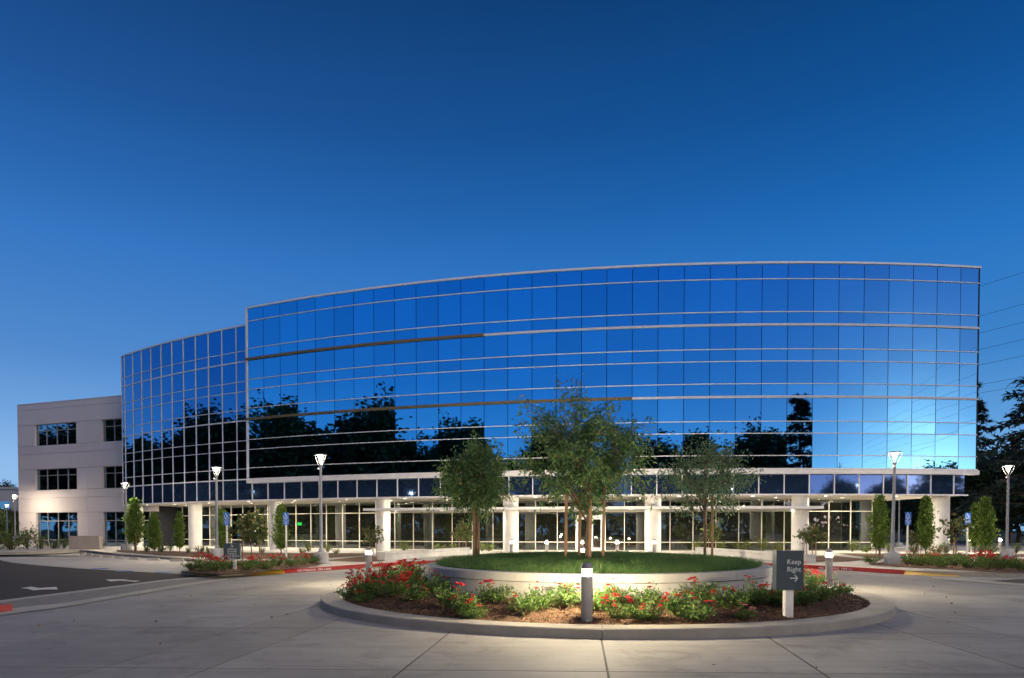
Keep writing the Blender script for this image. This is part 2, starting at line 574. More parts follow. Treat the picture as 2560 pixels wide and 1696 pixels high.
# asphalt lot, concrete parking stalls and border bands at the left
stalls = px([(-400, 1396), (0, 1392), (120, 1388), (212, 1384), (300, 1391), (425, 1400), (505, 1407), (480, 1420), (456, 1436), (380, 1433.5), (250, 1426), (100, 1414), (0, 1402), (-400, 1385)])
tag(MB().sheet(stalls, 0.006).build('parking_stalls', M['walk']), kind='structure')
asph = px([(-500, 1384), (0, 1401), (30, 1408), (100, 1415), (200, 1422.5), (340, 1430), (460, 1436.5), (500, 1441), (300, 1466), (150, 1484), (0, 1503), (-600, 1590), (-1600, 1560)])
tag(MB().sheet(asph, 0.010).build('asphalt_lot', M['asphalt']), kind='structure')
up = catmull(px([(-700, 1600), (0, 1503), (150, 1484), (300, 1465), (430, 1449), (560, 1441)]))
dn = catmull(px([(-700, 1650), (0, 1541), (160, 1519), (330, 1490), (480, 1464), (570, 1451)]))
ub = catmull(px([(-700, 1612), (0, 1508), (150, 1488.5), (300, 1469), (430, 1452), (560, 1443)]))
db = catmull(px([(-700, 1632), (0, 1527), (160, 1509), (330, 1482), (480, 1458), (565, 1448.5)]))
tag(MB().sheet(up + ub[::-1], 0.014).build('concrete_border', M['band']), kind='structure')
tag(MB().sheet(ub + db[::-1], 0.013).build('crossing_path', M['stamp']), kind='structure')
tag(MB().sheet(db + dn[::-1], 0.015).build('concrete_border', M['band']), kind='structure')
# same at the far right
tag(MB().sheet(px([(2478, 1453), (2560, 1448), (2900, 1440), (2900, 1476), (2560, 1460)]), 0.010).build('asphalt_lot', M['asphalt']), kind='structure')
tag(MB().sheet(px([(2330, 1444), (2440, 1452), (2560, 1460.5), (2900, 1485), (2900, 1495), (2560, 1466), (2440, 1456.5), (2330, 1447)]), 0.013).build('concrete_border', M['band']), kind='structure')

# painted arrows and stall markings
for pts, nm in (([(264, 1450.5), (325, 1450), (305, 1452), (352, 1454), (340, 1456), (298, 1453.3), (276, 1455)], 'arrow_marking'),
                ([(52, 1472), (78, 1468.5), (98, 1472), (140, 1469), (145, 1475.5), (108, 1475.5), (84, 1478), (72, 1474.5), (62, 1473)], 'arrow_marking')):
    o = MB().sheet(px(pts), 0.016).build(nm, M['paint']); tag(o, kind='structure')
for i, (x, y) in enumerate([(250, 1422), (310, 1428), (410, 1431)]):
    o = MB().sheet(px([(x - 24, y), (x + 24, y - 0.3), (x + 20, y + 1.8), (x - 20, y + 2.1)]), 0.016).build('stall_marking', M['bluepaint'])
    tag(o, kind='structure')
stall_ln = [((214, 1385.5), (0, 1394)), ((233, 1387.5), (70, 1405)), ((255, 1389.5), (120, 1411)), ((280, 1391.5), (180, 1418)), ((310, 1394), (240, 1424)), ((345, 1397), (300, 1428)), ((395, 1400), (370, 1431)), ((450, 1404), (440, 1434))]
for a, c in stall_ln:
    A, C_ = P(*a), P(*c)
    d = (C_ - A).normalized(); n = Vector((-d.y, d.x, 0)) * 0.03
    tag(MB().sheet([tuple((A + n)[:2]), tuple((C_ + n)[:2]), tuple((C_ - n)[:2]), tuple((A - n)[:2])], 0.012).build('stall_line', M['band']), kind='structure')

# sidewalk plaza with its kerb
edge_left = catmull(px([(-500, 1392), (0, 1387.5), (125, 1384), (212, 1381.5), (300, 1391), (425, 1400), (490, 1405.5)]), 6)
pen_left = px([(505, 1409), (478, 1420), (457, 1432), (456, 1437), (470, 1439.5)])
front_left = catmull(px([(547, 1441.5), (600, 1438.5), (650, 1436.5), (706, 1434), (760, 1430.8), (814, 1427.4), (920, 1419.3), (1074, 1410.3)]) + [(-1.0, 33.7), (3.0, 34.4), (7.2, 33.0), (10.2, 30.4)] + px([(2014, 1422), (2120, 1427.3), (2264, 1436.4), (2330, 1438.5), (2430, 1441), (2508, 1444)]), 6)
right_end = px([(2560, 1443), (2800, 1441)])
outline = edge_left + pen_left + front_left + right_end
back = [(60, 30), (60, 75), (-75, 75)]
tag(MB().prism(outline + back, -0.02, 0.14).build('sidewalk', M['walk']), kind='structure')

SEC = [(0.0, -0.02), (0.012, 0.10), (0.03, 0.145), (-0.16, 0.15), (-0.16, -0.02)]
kerb_root = empty('kerb', (0, 0, 0)); tag(kerb_root, kind='structure')


def chainlen(pts):
    return sum((Vector(pts[i + 1]) - Vector(pts[i])).length for i in range(len(pts) - 1))


def sub(pts, s0, s1):
    out, s = [], 0.0
    for i in range(len(pts) - 1):
        a, c = Vector(pts[i]), Vector(pts[i + 1])
        L = (c - a).length
        if L < 1e-9: continue
        lo, hi = max(s0, s), min(s1, s + L)
        if lo < hi:
            p0 = a + (c - a) * ((lo - s) / L); p1 = a + (c - a) * ((hi - s) / L)
            if not out: out.append(tuple(p0))
            out.append(tuple(p1))
        s += L
    return out


def arclen_at(pts, target):
    s, best, bs = 0.0, 1e9, 0.0
    for i in range(len(pts) - 1):
        a, c = Vector(pts[i]), Vector(pts[i + 1])
        L = (c - a).length
        for t in np.linspace(0, 1, 8):
            d = (a + (c - a) * float(t) - Vector(target)).length
            if d < best: best, bs = d, s + L * float(t)
        s += L
    return bs


full = outline
s_a = arclen_at(full, P(706, 1434)[:2]); s_b = arclen_at(full, P(2264, 1436.4)[:2])
tot = chainlen(full)
s = 0.0
cuts = [0.0]
while s < tot:
    stepl = 3.0
    nx_ = s + stepl
    for t in (s_a, s_b):
        if s < t - 0.2 < nx_ : nx_ = t
    s = min(nx_, tot)
    cuts.append(s)
for i in range(len(cuts) - 1):
    seg = sub(full, cuts[i] + 0.004, cuts[i + 1] - 0.004)
    if len(seg) < 2: continue
    mid = (cuts[i] + cuts[i + 1]) / 2
    red = s_a <= mid <= s_b
    MB().sweep(seg, SEC).build('kerb_segment', M['red'] if red else M['kerb'], kerb_root)
# yellow kerb ramps at the ends of the red kerb
for a, c, sgn in ((s_a - 1.3, s_a - 0.01, 1), (s_b + 0.03, s_b + 1.6, -1)):
    seg = sub(full, a, c)
    base_, top_ = [], []
    n = len(seg)
    vs, fs = [], []
    for j, q in enumerate(seg):
        t = j / (n - 1) if sgn > 0 else 1 - j / (n - 1)
        A = Vector(seg[max(j - 1, 0)]); B = Vector(seg[min(j + 1, n - 1)]); d = (B - A).normalized(); nr = Vector((d.y, -d.x))
        vs += [(q[0] + nr.x * 0.5 * (1 - 0.5 * t), q[1] + nr.y * 0.5 * (1 - 0.5 * t), 0.006), (q[0] + nr.x * 0.035, q[1] + nr.y * 0.035, 0.02 + 0.115 * t)]
    for j in range(n - 1): fs.append((2 * j, 2 * j + 2, 2 * j + 3, 2 * j + 1))
    MB().add(vs, fs).build('kerb_ramp', M['yellow'], kerb_root)
# tiny red kerb end at the left frame edge
p = P(-22, 1533)
MB().prism([(p.x - 1.2, p.y - 0.1), (p.x + 0.17, p.y - 0.1), (p.x + 0.19, p.y + 0.3), (p.x - 1.2, p.y + 0.3)], 0.0, 0.14).build('kerb_segment', M['red'], kerb_root)


def text(name, body, size, loc, rot, mat, parent=None, align='CENTER', spacing=1.0, ext=0.0008, sx=1.0):
    cu = bpy.data.curves.new(name, 'FONT')
    cu.body = body
    cu.size = size
    cu.align_x = align
    cu.align_y = 'CENTER'
    cu.space_line = spacing
    cu.extrude = ext
    cu.materials.append(mat)
    tmp = bpy.data.objects.new(name, cu)
    COL.objects.link(tmp)
    me = bpy.data.meshes.new_from_object(tmp.evaluated_get(bpy.context.evaluated_depsgraph_get()))
    bpy.data.objects.remove(tmp)
    o = bpy.data.objects.new(name, me)
    COL.objects.link(o)
    o.location = loc
    o.rotation_euler = rot
    o.scale = (sx, 1, 1)
    if parent: o.parent = parent
    return o


for pa, pb in (((759, 1431), (816, 1427.3)), ((2057, 1424), (2123, 1427.5))):
    A = Vector(P(*pa)[:2]); B = Vector(P(*pb)[:2])
    sa, sb = arclen_at(full, A), arclen_at(full, B)
    mid = sub(full, sa, sb)
    A, B = Vector(mid[0]), Vector(mid[-1])
    d = (B - A).normalized(); nr = Vector((d.y, -d.x))
    m = Vector(mid[len(mid) // 2]) * 0.5 + (A + B) * 0.25
    text('kerb_lettering', 'NO PARKING  FIRE LANE', 0.115, (m.x + nr.x * 0.035, m.y + nr.y * 0.035, 0.066), (PI / 2 - 0.10, 0, math.atan2(d.y, d.x)), M['letter'], kerb_root, sx=1.25)

# ------------------------------------------------------------------ the curved glass building
BX, BY, BR, T0, DTH = 17.03, 122.42, 81.585, -0.4564, 1.524 / 81.585
RB = BR - 0.34          # plane of the lower band and of the glass wing
RG, RC = 76.5, 80.3     # ground floor glazing, column line
GPH = 1.2657 / 76.5     # phase of the ground floor mullions


def arc(k, R, ang=None):
    a = T0 + k * DTH if ang is None else ang
    return (BX + R * math.sin(a), BY - R * math.cos(a))


def arcbox(k0, k1, Ri, Ro, z0, z1, step=0.5):
    n = max(1, int(math.ceil((k1 - k0) / step)))
    mb = MB()
    ks = [k0 + (k1 - k0) * i / n for i in range(n + 1)]
    vs, fs = [], []
    for k in ks:
        o, i_ = arc(k, Ro), arc(k, Ri)
        vs += [(o[0], o[1], z0), (o[0], o[1], z1), (i_[0], i_[1], z1), (i_[0], i_[1], z0)]
    for j in range(n):
        for q in range(4):
            r = (q + 1) % 4
            fs.append((4 * j + q, 4 * j + 4 + q, 4 * j + 4 + r, 4 * j + r))
    fs += [(3, 2, 1, 0), (4 * n, 4 * n + 1, 4 * n + 2, 4 * n + 3)]
    return mb.add(vs, fs)


def pane_mesh(w, h, mat, t=0.03):
    mb = MB()
    mb.box(-w / 2, w / 2, 0, t, -h / 2, h / 2)
    return mb.mesh('pane', mat)


office = empty('office_building', (BX - 5, 50, 0))
tag(office, 'wide curved blue mirror glass office building on round white columns', 'building')
wing = empty('glass_wing', (-24, 55, 0))
tag(wing, 'lower curved glass wing with white grid of mullions left of the main curve', 'building')
OI = Matrix.Translation((-(BX - 5), -50, 0))
WI = Matrix.Translation((24, -55, 0))


def put(o, root, loc, rot=(0, 0, 0)):
    o.parent = root
    o.location = Vector(loc) - root.location
    o.rotation_euler = rot


def pbuild(mb, name, mat, root, smooth=False):
    o = mb.build(name, mat, root, smooth)
    o.location = -root.location
    return o


ROWS = [5.245, 6.021, 7.342, 8.057, 9.512, 10.288, 11.616, 12.338, 13.779, 14.534, 16.468, 17.38]
KEND = 31.78
gr = random.Random(3)
SLOPE = 0.0034
wm = {}
for r in range(len(ROWS) - 1):
    z0, z1 = ROWS[r], ROWS[r + 1]
    tall = (z1 - z0) > 1.2
    for k in range(32):
        k1 = min(k + 1, KEND)
        w = (k1 - k) * 1.524 - 0.035
        key = (r, round(w, 2))
        if key not in wm: wm[key] = pane_mesh(w, z1 - z0 - 0.03, M['glass'])
        o = bpy.data.objects.new('glass_pane' if tall else 'spandrel_pane', wm[key]); COL.objects.link(o)
        a = T0 + (k + k1) / 2 * DTH
        q = arc(0, BR * math.cos((k1 - k) * DTH / 2) - 0.0, a)
        put(o, office, (q[0], q[1], (z0 + z1) / 2), (gr.gauss(0, SLOPE), 0, a + gr.gauss(0, SLOPE)))

# cores that close the glass boxes
arcp = [arc(KEND * i / 40, BR - 0.15) for i in range(41)]
pbuild(MB().prism([arcp[0]] + arcp[1:] + [(28.0, 62), (-12, 66)], 5.02, 17.36), 'core', M['core'], office)
arcp = [arc(31.5 * i / 40, RB - 0.12) for i in range(41)]
pbuild(MB().prism(arcp + [(27.0, 62), (-12, 66)], 3.80, 5.0), 'core', M['core'], office)
pbuild(arcbox(-0.05, KEND + 0.08, BR - 0.5, BR + 0.07, 17.37, 17.48), 'roof_cap', M['rail'], office)
for i, z in enumerate(ROWS[1:-1]):
    thick = abs(z - 13.779) < 0.01 or abs(z - 9.512) < 0.01
    h, pr = (0.04, 0.055) if not thick else (0.06, 0.09)
    kb = 0.0
    if abs(z - 13.779) < 0.01: kb = 12
    if abs(z - 9.512) < 0.01: kb = 18
    if kb: pbuild(arcbox(-0.12, kb, BR - 0.05, BR + 0.14, z - 0.075, z + 0.075), 'bronze_rail', M['bronze'], office)
    if thick:
        pbuild(arcbox(kb, KEND + 0.02, BR - 0.05, BR + pr, z - h, z - 0.008), 'rail', M['rail'], office)
        pbuild(arcbox(kb, KEND + 0.02, BR - 0.05, BR + pr - 0.02, z + 0.014, z + h), 'rail', M['rail'], office)
    else:
        pbuild(arcbox(kb, KEND + 0.02, BR - 0.05, BR + pr, z - h / 2, z + h / 2), 'rail', M['rail'], office)
pbuild(arcbox(-0.08, KEND + 0.10, BR - 0.36, BR + 0.11, 4.93, 5.19), 'bottom_beam', M['white'], office)
pbuild(arcbox(-0.08, KEND + 0.06, BR - 0.20, BR + 0.07, 5.205, 5.27), 'rail', M['rail'], office)
pbuild(arcbox(-0.10, 0.0, BR - 0.5, BR + 0.06, 5.28, 17.36), 'corner_trim', M['rail'], office)
pbuild(arcbox(KEND, KEND + 0.05, BR - 0.3, BR + 0.02, 5.28, 17.36), 'corner_trim', M['core'], office)

# lower band
for k in range(32):
    k0, k1 = k, min(k + 1, 31.5)
    w = (k1 - k0) * DTH * RB - 0.05
    key = ('b', round(w, 2))
    if key not in wm: wm[key] = pane_mesh(w, 1.16, M['frit'])
    a = T0 + (k0 + k1) / 2 * DTH
    q = arc(0, RB, a)
    o = bpy.data.objects.new('band_panel', wm[key]); COL.objects.link(o)
    put(o, office, (q[0], q[1], 4.345), (gr.gauss(0, SLOPE), 0, a + gr.gauss(0, SLOPE)))
mull = MB().box(-0.027, 0.027, -0.06, 0.05, -0.6, 0.6).mesh('mullion', M['rail'])
for k in range(0, 32):
    a = T0 + k * DTH
    q = arc(0, RB, a)
    o = bpy.data.objects.new('band_mullion', mull); COL.objects.link(o)
    put(o, office, (q[0], q[1], 4.345), (0, 0, a))
pbuild(arcbox(-11.4, 31.62, RB - 0.10, RB + 0.08, 3.67, 3.755), 'soffit_edge', M['rail'], office)

# soffit with downlights
arcp = [arc(-11.35 + (31.5 + 11.35) * i / 60, RB - 0.10) for i in range(61)]
pbuild(MB().prism(arcp + [(26.7, 58), (10, 62), (-28, 66)], 3.69, 3.79), 'soffit', M['cream'], office)
dl = MB(); dl.lathe([(0.115, 0.0), (0.14, 0.0), (0.14, 0.02), (0.115, 0.02)], 14, cap=False)
dlm = dl.mesh('downlight_trim', M['white'])
dld = MB().lathe([(0.11, 0.0), (0.11, 0.01)], 14).mesh('downlight_lens', M['down'])


dlin = MB().lathe([(0.11, 0.0), (0.11, 0.01)], 14).mesh('downlight_lens', M['down_in'])


def downlight(root, x, y, z, dld=dld):
    t = bpy.data.objects.new('downlight', dlm); COL.objects.link(t)
    put(t, root, (x, y, z - 0.02))
    e = bpy.data.objects.new('lens', dld); COL.objects.link(e)
    e.parent = t; e.location = (0, 0, 0.006)


k = -10.0
while k < 31.2:
    q = arc(k, RB - 1.0); downlight(office, q[0], q[1], 3.69)
    q = arc(k + 1.5, RB - 3.2)
    if k < 27: downlight(office, q[0], q[1], 3.69)
    k += 3.0

# columns
cm = MB()
cm.lathe([(0.50, 0.14), (0.50, 3.7)], 40)
colm = cm.mesh('column', M['column'], True)
for k in (-11.2, -5.1, 0.9, 6.92, 12.94, 18.92, 24.92, 30.95):
    q = arc(k, RC)
    o = bpy.data.objects.new('column', colm); COL.objects.link(o)
    put(o, office, (q[0], q[1], 0), (0, 0, T0 + k * DTH))

# ground floor glazing
GZ = [0.16, 0.74, 2.84, 3.69]
gm = {}
door_js = (-9, )


def garc(j, R=RG):
    a = GPH + j * 1.524 / RG
    return (BX + R * math.sin(a), BY - R * math.cos(a)), a


J0, J1 = -44, 4
for j in range(J0, J1):
    isdoor = j in door_js
    for r in range(3):
        if isdoor and r < 2: continue
        z0, z1 = GZ[r], GZ[r + 1]
        key = ('g', r)
        if key not in gm: gm[key] = pane_mesh(1.524 - 0.03, z1 - z0 - 0.03, M['shop'], 0.012)
        a = GPH + (j + 0.5) * 1.524 / RG
        q = (BX + RG * math.sin(a), BY - RG * math.cos(a))
        o = bpy.data.objects.new('lobby_pane', gm[key]); COL.objects.link(o)
        put(o, office, (q[0], q[1], (z0 + z1) / 2), (gr.gauss(0, SLOPE), 0, a + gr.gauss(0, SLOPE)))
gmul = MB().box(-0.023, 0.023, -0.05, 0.07, 0.14, 3.69).mesh('lobby_mullion', M['mull'])
for j in range(J0, J1 + 1):
    q, a = garc(j)
    o = bpy.data.objects.new('lobby_mullion', gmul); COL.objects.link(o)
    put(o, office, (q[0], q[1], 0), (0, 0, a))


def grail(j0, j1, z, h=0.025, pr=0.045, nm='lobby_rail'):
    k0 = (GPH + j0 * 1.524 / RG - T0) / DTH; k1 = (GPH + j1 * 1.524 / RG - T0) / DTH
    pbuild(arcbox(k0, k1, RG - 0.06, RG + pr, z - h, z + h), nm, M['mull'], office)


for z in (0.74, 2.84):
    grail(J0, -9, z); grail(-8, J1, z)
grail(-9, -8, 2.84)
grail(J0, -9, 0.155); grail(-8, J1, 0.155)
grail(J0, J1, 3.655, 0.03)
# side return of the lobby glass at the right
q4, a4 = garc(J1)
for i in range(3):
    for r in range(3):
        z0, z1 = GZ[r], GZ[r + 1]
        o = bpy.data.objects.new('lobby_pane', gm[('g', r)]); COL.objects.link(o)
        put(o, office, (q4[0] + 0.10 * i, q4[1] + 0.8 + 1.524 * i, (z0 + z1) / 2), (0, 0, PI / 2))
    o = bpy.data.objects.new('lobby_mullion', gmul); COL.objects.link(o)
    put(o, office, (q4[0] + 0.10 * i, q4[1] + 0.8 + 1.524 * (i + 0.5), 0), (0, 0, PI / 2))
# interior: floor, back wall, piers
arcp = [arc(0, RG - 7, GPH + j * 1.524 / RG) for j in list(range(J0, J1 - 1, 2)) + [4.5, 6.4]]
arcq = [arc(0, RG - 7.3, GPH + j * 1.524 / RG) for j in list(range(J0, J1 - 1, 2)) + [4.5, 6.4]]
pbuild(MB().prism(arcp + arcq[::-1], 0.15, 3.69), 'lobby_wall', M['inside'], office)
for j in (-34.5, -30, -25, -19.5, -14, -5, 0.5):
    q = arc(0, RG - 4.2, GPH + j * 1.524 / RG)
    pbuild(MB().lathe([(0.3, 0.15), (0.3, 3.69)], 16, q), 'lobby_post', M['column'], office, True)
ex = MB().box(-0.22, 0.22, -0.04, 0.04, -0.12, 0.12).build('exit_sign', M['green'], office)
q = PY(748, 1310, 54.5); put(ex, office, (q.x, q.y, q.z), (0, 0, -0.4))
dk = MB(); dk.box(-1.4, 1.4, -0.4, 0.4, 0.15, 1.15); dk.box(-1.5, 1.5, -0.5, 0.5, 1.15, 1.22)
dko = dk.build('lobby_desk', M['white'], office); q = PY(770, 1340, 55.5); put(dko, office, (q.x, q.y, 0), (0, 0, -0.4))
dk = MB(); dk.box(-2.2, 2.2, -0.4, 0.4, 0.15, 1.1); dk.box(-2.3, 2.3, -0.5, 0.5, 1.1, 1.18)
dko = dk.build('lobby_desk', M['stake'], office); q = PY(1540, 1340, 50.5); put(dko, office, (q.x, q.y, 0), (0, 0, 0))
for x, Y_ in ((1330, 50), (1700, 49.5), (1820, 49.5), (1090, 51)):
    st_ = MB(); st_.box(-0.9, 0.9, -0.4, 0.4, 0.3, 0.6); st_.box(-0.9, 0.9, 0.25, 0.4, 0.6, 1.0); st_.box(-0.8, 0.8, -0.3, 0.3, 0.15, 0.3)
    so = st_.build('lobby_sofa', M['cabinet'], office); q = PY(x, 1340, Y_); put(so, office, (q.x, q.y, 0), (0, 0, RND.uniform(-0.3, 0.3)))
for j in range(-36, 4, 4):
    q = arc(0, RG - 3.6, GPH + (j + 1.3) * 1.524 / RG); downlight(office, q[0], q[1], 3.69, dlin)
# beige piers beside the left glazing
for j0, j1 in ((-43.4, -40.5), (-37.2, -36.1)):
    k0 = (GPH + j0 * 1.524 / RG - T0) / DTH; k1 = (GPH + j1 * 1.524 / RG - T0) / DTH
    pbuild(arcbox(k0, k1, RG - 0.3, RG + 0.35, 0.14, 3.69), 'pier', M['panel'], office)

# entrance door with two leaves
a = GPH - 8.5 * 1.524 / RG
dq = (BX + RG * math.sin(a), BY - RG * math.cos(a))
door = empty('door', (0, 0, 0)); put(door, office, (dq[0], dq[1], 0), (0, 0, a))
fr = MB()
fr.box(-1.02, -0.86, -0.10, 0.10, 0.14, 2.60); fr.box(0.86, 1.02, -0.10, 0.10, 0.14, 2.60); fr.box(-0.86, 0.86, -0.10, 0.10, 2.46, 2.60)
fr.build('door_frame', M['white'], door)
for s in (-1, 1):
    lf = MB()
    x0, x1 = (-0.85, -0.01) if s < 0 else (0.01, 0.85)
    lf.box(x0, x0 + 0.16, -0.05, 0.05, 0.16, 2.45); lf.box(x1 - 0.16, x1, -0.05, 0.05, 0.16, 2.45)
    lf.box(x0 + 0.16, x1 - 0.16, -0.05, 0.05, 0.16, 0.36); lf.box(x0 + 0.16, x1 - 0.16, -0.05, 0.05, 2.30, 2.45)
    lf.build('door_leaf', M['white'], door)
    MB().box(x0 + 0.16, x1 - 0.16, -0.006, 0.006, 0.36, 2.30).build('door_glass', M['shop'], door)
    MB().tube([(s * 0.14, -0.10, 0.85), (s * 0.14, -0.10, 1.5)], 0.015).build('door_handle', M['pole'], door)

# canopy over the entrance
pbuild(arcbox(6.35, 25.55, RG + 0.10, RB + 0.15, 2.86, 3.02, 0.3), 'canopy', M['white'], office)
for k in (7.6, 9.8, 12.0, 14.2, 16.4, 18.0, 20.2, 22.4, 24.6):
    q = arc(k, RB - 0.9); downlight(office, q[0], q[1], 2.86)
for k in (13.6, 15.2, 16.8):
    q = arc(k, RB - 2.4); downlight(office, q[0], q[1], 2.86)

# left glass wing
WROWS = [3.76, 5.245, 6.021, 7.342, 8.057, 9.512, 10.288, 11.616, 12.338, 13.779, 14.534, 16.33]
WK0 = -11.38
for r in range(len(WROWS) - 1):
    z0, z1 = WROWS[r], WROWS[r + 1]
    for k in range(-12, 0):
        k0, k1 = max(k, WK0), min(k + 1, -0.10)
        w = (k1 - k0) * DTH * RB - 0.03
        key = ('w', r, round(w, 2))
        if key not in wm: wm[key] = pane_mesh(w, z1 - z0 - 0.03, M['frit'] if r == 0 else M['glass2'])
        a = T0 + (k0 + k1) / 2 * DTH
        q = arc(0, RB, a)
        o = bpy.data.objects.new('glass_pane' if (z1 - z0) > 1.2 else 'spandrel_pane', wm[key]); COL.objects.link(o)
        put(o, wing, (q[0], q[1], (z0 + z1) / 2), (gr.gauss(0, SLOPE), 0, a + gr.gauss(0, SLOPE)))
wml = MB().box(-0.024, 0.024, -0.05, 0.04, 3.76, 16.33).mesh('mullion', M['rail'])
for k in range(-11, 0):
    a = T0 + k * DTH
    q = arc(0, RB, a)
    o = bpy.data.objects.new('mullion', wml); COL.objects.link(o)
    put(o, wing, (q[0], q[1], 0), (0, 0, a))
for i, z in enumerate(WROWS[1:-1]):
    h = 0.045 if z in (5.245, 9.512, 13.779) else 0.024
    pbuild(arcbox(WK0, -0.1, RB - 0.05, RB + 0.042, z - h, z + h), 'rail', M['rail'], wing)
pbuild(arcbox(WK0 - 0.03, -0.1, RB - 0.5, RB + 0.06, 16.32, 16.44), 'roof_cap', M['rail'], wing)
pbuild(arcbox(WK0 - 0.05, WK0, RB - 0.5, RB + 0.03, 3.70, 16.32), 'corner_trim', M['rail'], wing)
arcp = [arc(WK0 + (-0.12 - WK0) * i / 20, RB - 0.12) for i in range(21)]
pbuild(MB().prism(arcp + [(-12.5, 64), (-27, 67)], 3.80, 16.30), 'core', M['core'], wing)

# ------------------------------------------------------------------ the concrete wing at the left
WL = P(43, 1014.5, 13.6); WR = P(303, 990.5, 13.6)
ud = (WR - WL); ud.z = 0; ulen = ud.length; ud.normalize()
uang = math.atan2(ud.y, ud.x)
cw = empty('concrete_wing', (WL.x, WL.y, 0), uang)
tag(cw, 'pale pinkish concrete panel wing with ribbon windows at the far left', 'building')


def t_at(x, y=1200):
    r = ray(x, y)
    # intersect with the vertical wall plane
    nx, ny = -ud.y, ud.x
    t = (WL.x * nx + WL.y * ny) / (r.x * nx + r.y * ny)
    q = r * t
    return (Vector((q.x, q.y)) - Vector((WL.x, WL.y))).dot(Vector((ud.x, ud.y)))


tA, tB, tC, tD, tE = 0.0, t_at(88), t_at(192), t_at(218), t_at(255)
tF = ulen + 4.0
Z_J = [(-0.1, 0.75), (0.75, 3.22), (3.22, 4.62), (4.62, 5.36), (5.36, 7.36), (7.36, 8.82), (8.82, 9.60), (9.60, 11.62), (11.62, 13.05), (13.05, 13.60)]
g = 0.012
for z0, z1 in Z_J:
    spans = [(tA, tD), (tD, tF)]
    if (z0, z1) in ((-0.1, 0.75), (0.75, 3.22), (5.36, 7.36), (9.60, 11.62)):
        spans = [(tA, tB), (tC, tD), (tD, tE)]
    for a, c in spans:
        MB().box(a + g, c - g, 0, 0.3, z0 + g, z1 - g).build('wall_panel', M['panel'], cw)
MB().box(0.02, tF, 0.30, 14, -0.1, 13.5).build('core', M['core'], cw)
MB().box(-0.02, tF, -0.02, 0.4, 13.6, 13.68).build('roof_cap', M['panel'], cw)
MB().box(-0.02, 0.0, 0.0, 14, -0.1, 13.6).build('wall_panel', M['panel'], cw)
for z0, z1, zt, zs in ((-0.05, 3.22, 2.42, 0.62), (5.36, 7.36, 6.75, None), (9.60, 11.62, 11.0, None)):
    for a, c, n in ((tB, tC, 4), (tE, tF, 4)):
        f = MB()
        hs = [z0] + ([zs] if zs else []) + [zt, z1]
        for z in hs: f.box(a, c, 0.20, 0.27, max(z - 0.035, z0), min(z + 0.035, z1))
        ww = (tC - tB) / 4
        xs = [a + ww * i for i in range(n + 1)]
        for x in xs: f.box(x - 0.035, x + 0.035, 0.185, 0.275, z0, z1)
        fo = f.build('window', M['pole'], cw)
        for i in range(n):
            for zz0, zz1 in zip(hs[:-1], hs[1:]):
                q = MB().box(xs[i] + 0.035, xs[i + 1] - 0.035, 0.235, 0.25, zz0 + 0.035, zz1 - 0.035).build('pane', M['window'], fo)

# ------------------------------------------------------------------ roundabout island
IC = Vector((1.95, 16.2))
island = empty('planter_island', (IC.x, IC.y, 0))
tag(island, 'round raised concrete planter ringed by mulch bed and kerb in the drive', 'planter')


def ring_seg(R0, R1, z0, z1, a0, a1, n, bev=0.0):
    vs, fs = [], []
    prof = [(R0, z0), (R0, z1 - bev), (R0 + bev, z1), (R1 - bev, z1), (R1, z1 - bev), (R1, z0)] if bev else [(R0, z0), (R0, z1), (R1, z1), (R1, z0)]
    m = len(prof)
    for i in range(n + 1):
        a = a0 + (a1 - a0) * i / n
        for r, z in prof: vs.append((r * math.cos(a), r * math.sin(a), z))
    for i in range(n):
        for k in range(m):
            j = (k + 1) % m
            fs.append((i * m + k, i * m + j, (i + 1) * m + j, (i + 1) * m + k))
    fs += [tuple(range(m)), tuple(n * m + k for k in range(m - 1, -1, -1))]
    mb = MB()
    mb.add(vs, fs)
    return mb


jpx = [(847, 1526), (1061, 1566), (1506, 1597), (2193, 1552)]
angs = sorted([math.atan2(P(x, y).y - IC.y, P(x, y).x - IC.x) for x, y in jpx] + [math.radians(a) for a in (5, 35, 65, 95, 125, 155, 185 - 360)])
for i in range(len(angs)):
    a0 = angs[i]; a1 = angs[(i + 1) % len(angs)] + (2 * PI if i == len(angs) - 1 else 0)
    ring_seg(5.81, 6.265, -0.02, 0.15, a0 + 0.0007, a1 - 0.0007, max(3, int((a1 - a0) * 20)), 0.018).build('kerb_segment', M['kerb'], island)
ring_seg(3.69, 3.94, 0.1, 0.625, 0, 2 * PI, 96).build('wall_body', M['wallconc'], island, True)
wj = [math.radians(d) for d in (-150, -118, -86, -54, -22, 20, 60, 100, 140, 180)]
for i in range(len(wj)):
    a0 = wj[i]; a1 = wj[(i + 1) % len(wj)] + (2 * PI if i == len(wj) - 1 else 0)
    ring_seg(3.68, 3.97, 0.638, 0.80, a0 + 0.0012, a1 - 0.0012, 14, 0.012).build('coping', M['wallconc'], island)
ring_seg(3.70, 3.93, 0.55, 0.70, 0, 2 * PI, 96).build('wall_joint', M['joint'], island)


def mulch_h(r, a):
    t = (5.81 - r) / (5.81 - 3.9)
    return 0.115 + 0.21 * min(1, max(0, t)) ** 0.8 + 0.035 * noise.noise(Vector((r * 3 * math.cos(a), r * 3 * math.sin(a), 1.0))) + 0.02 * noise.noise(Vector((r * 11 * math.cos(a), r * 11 * math.sin(a), 4.0)))


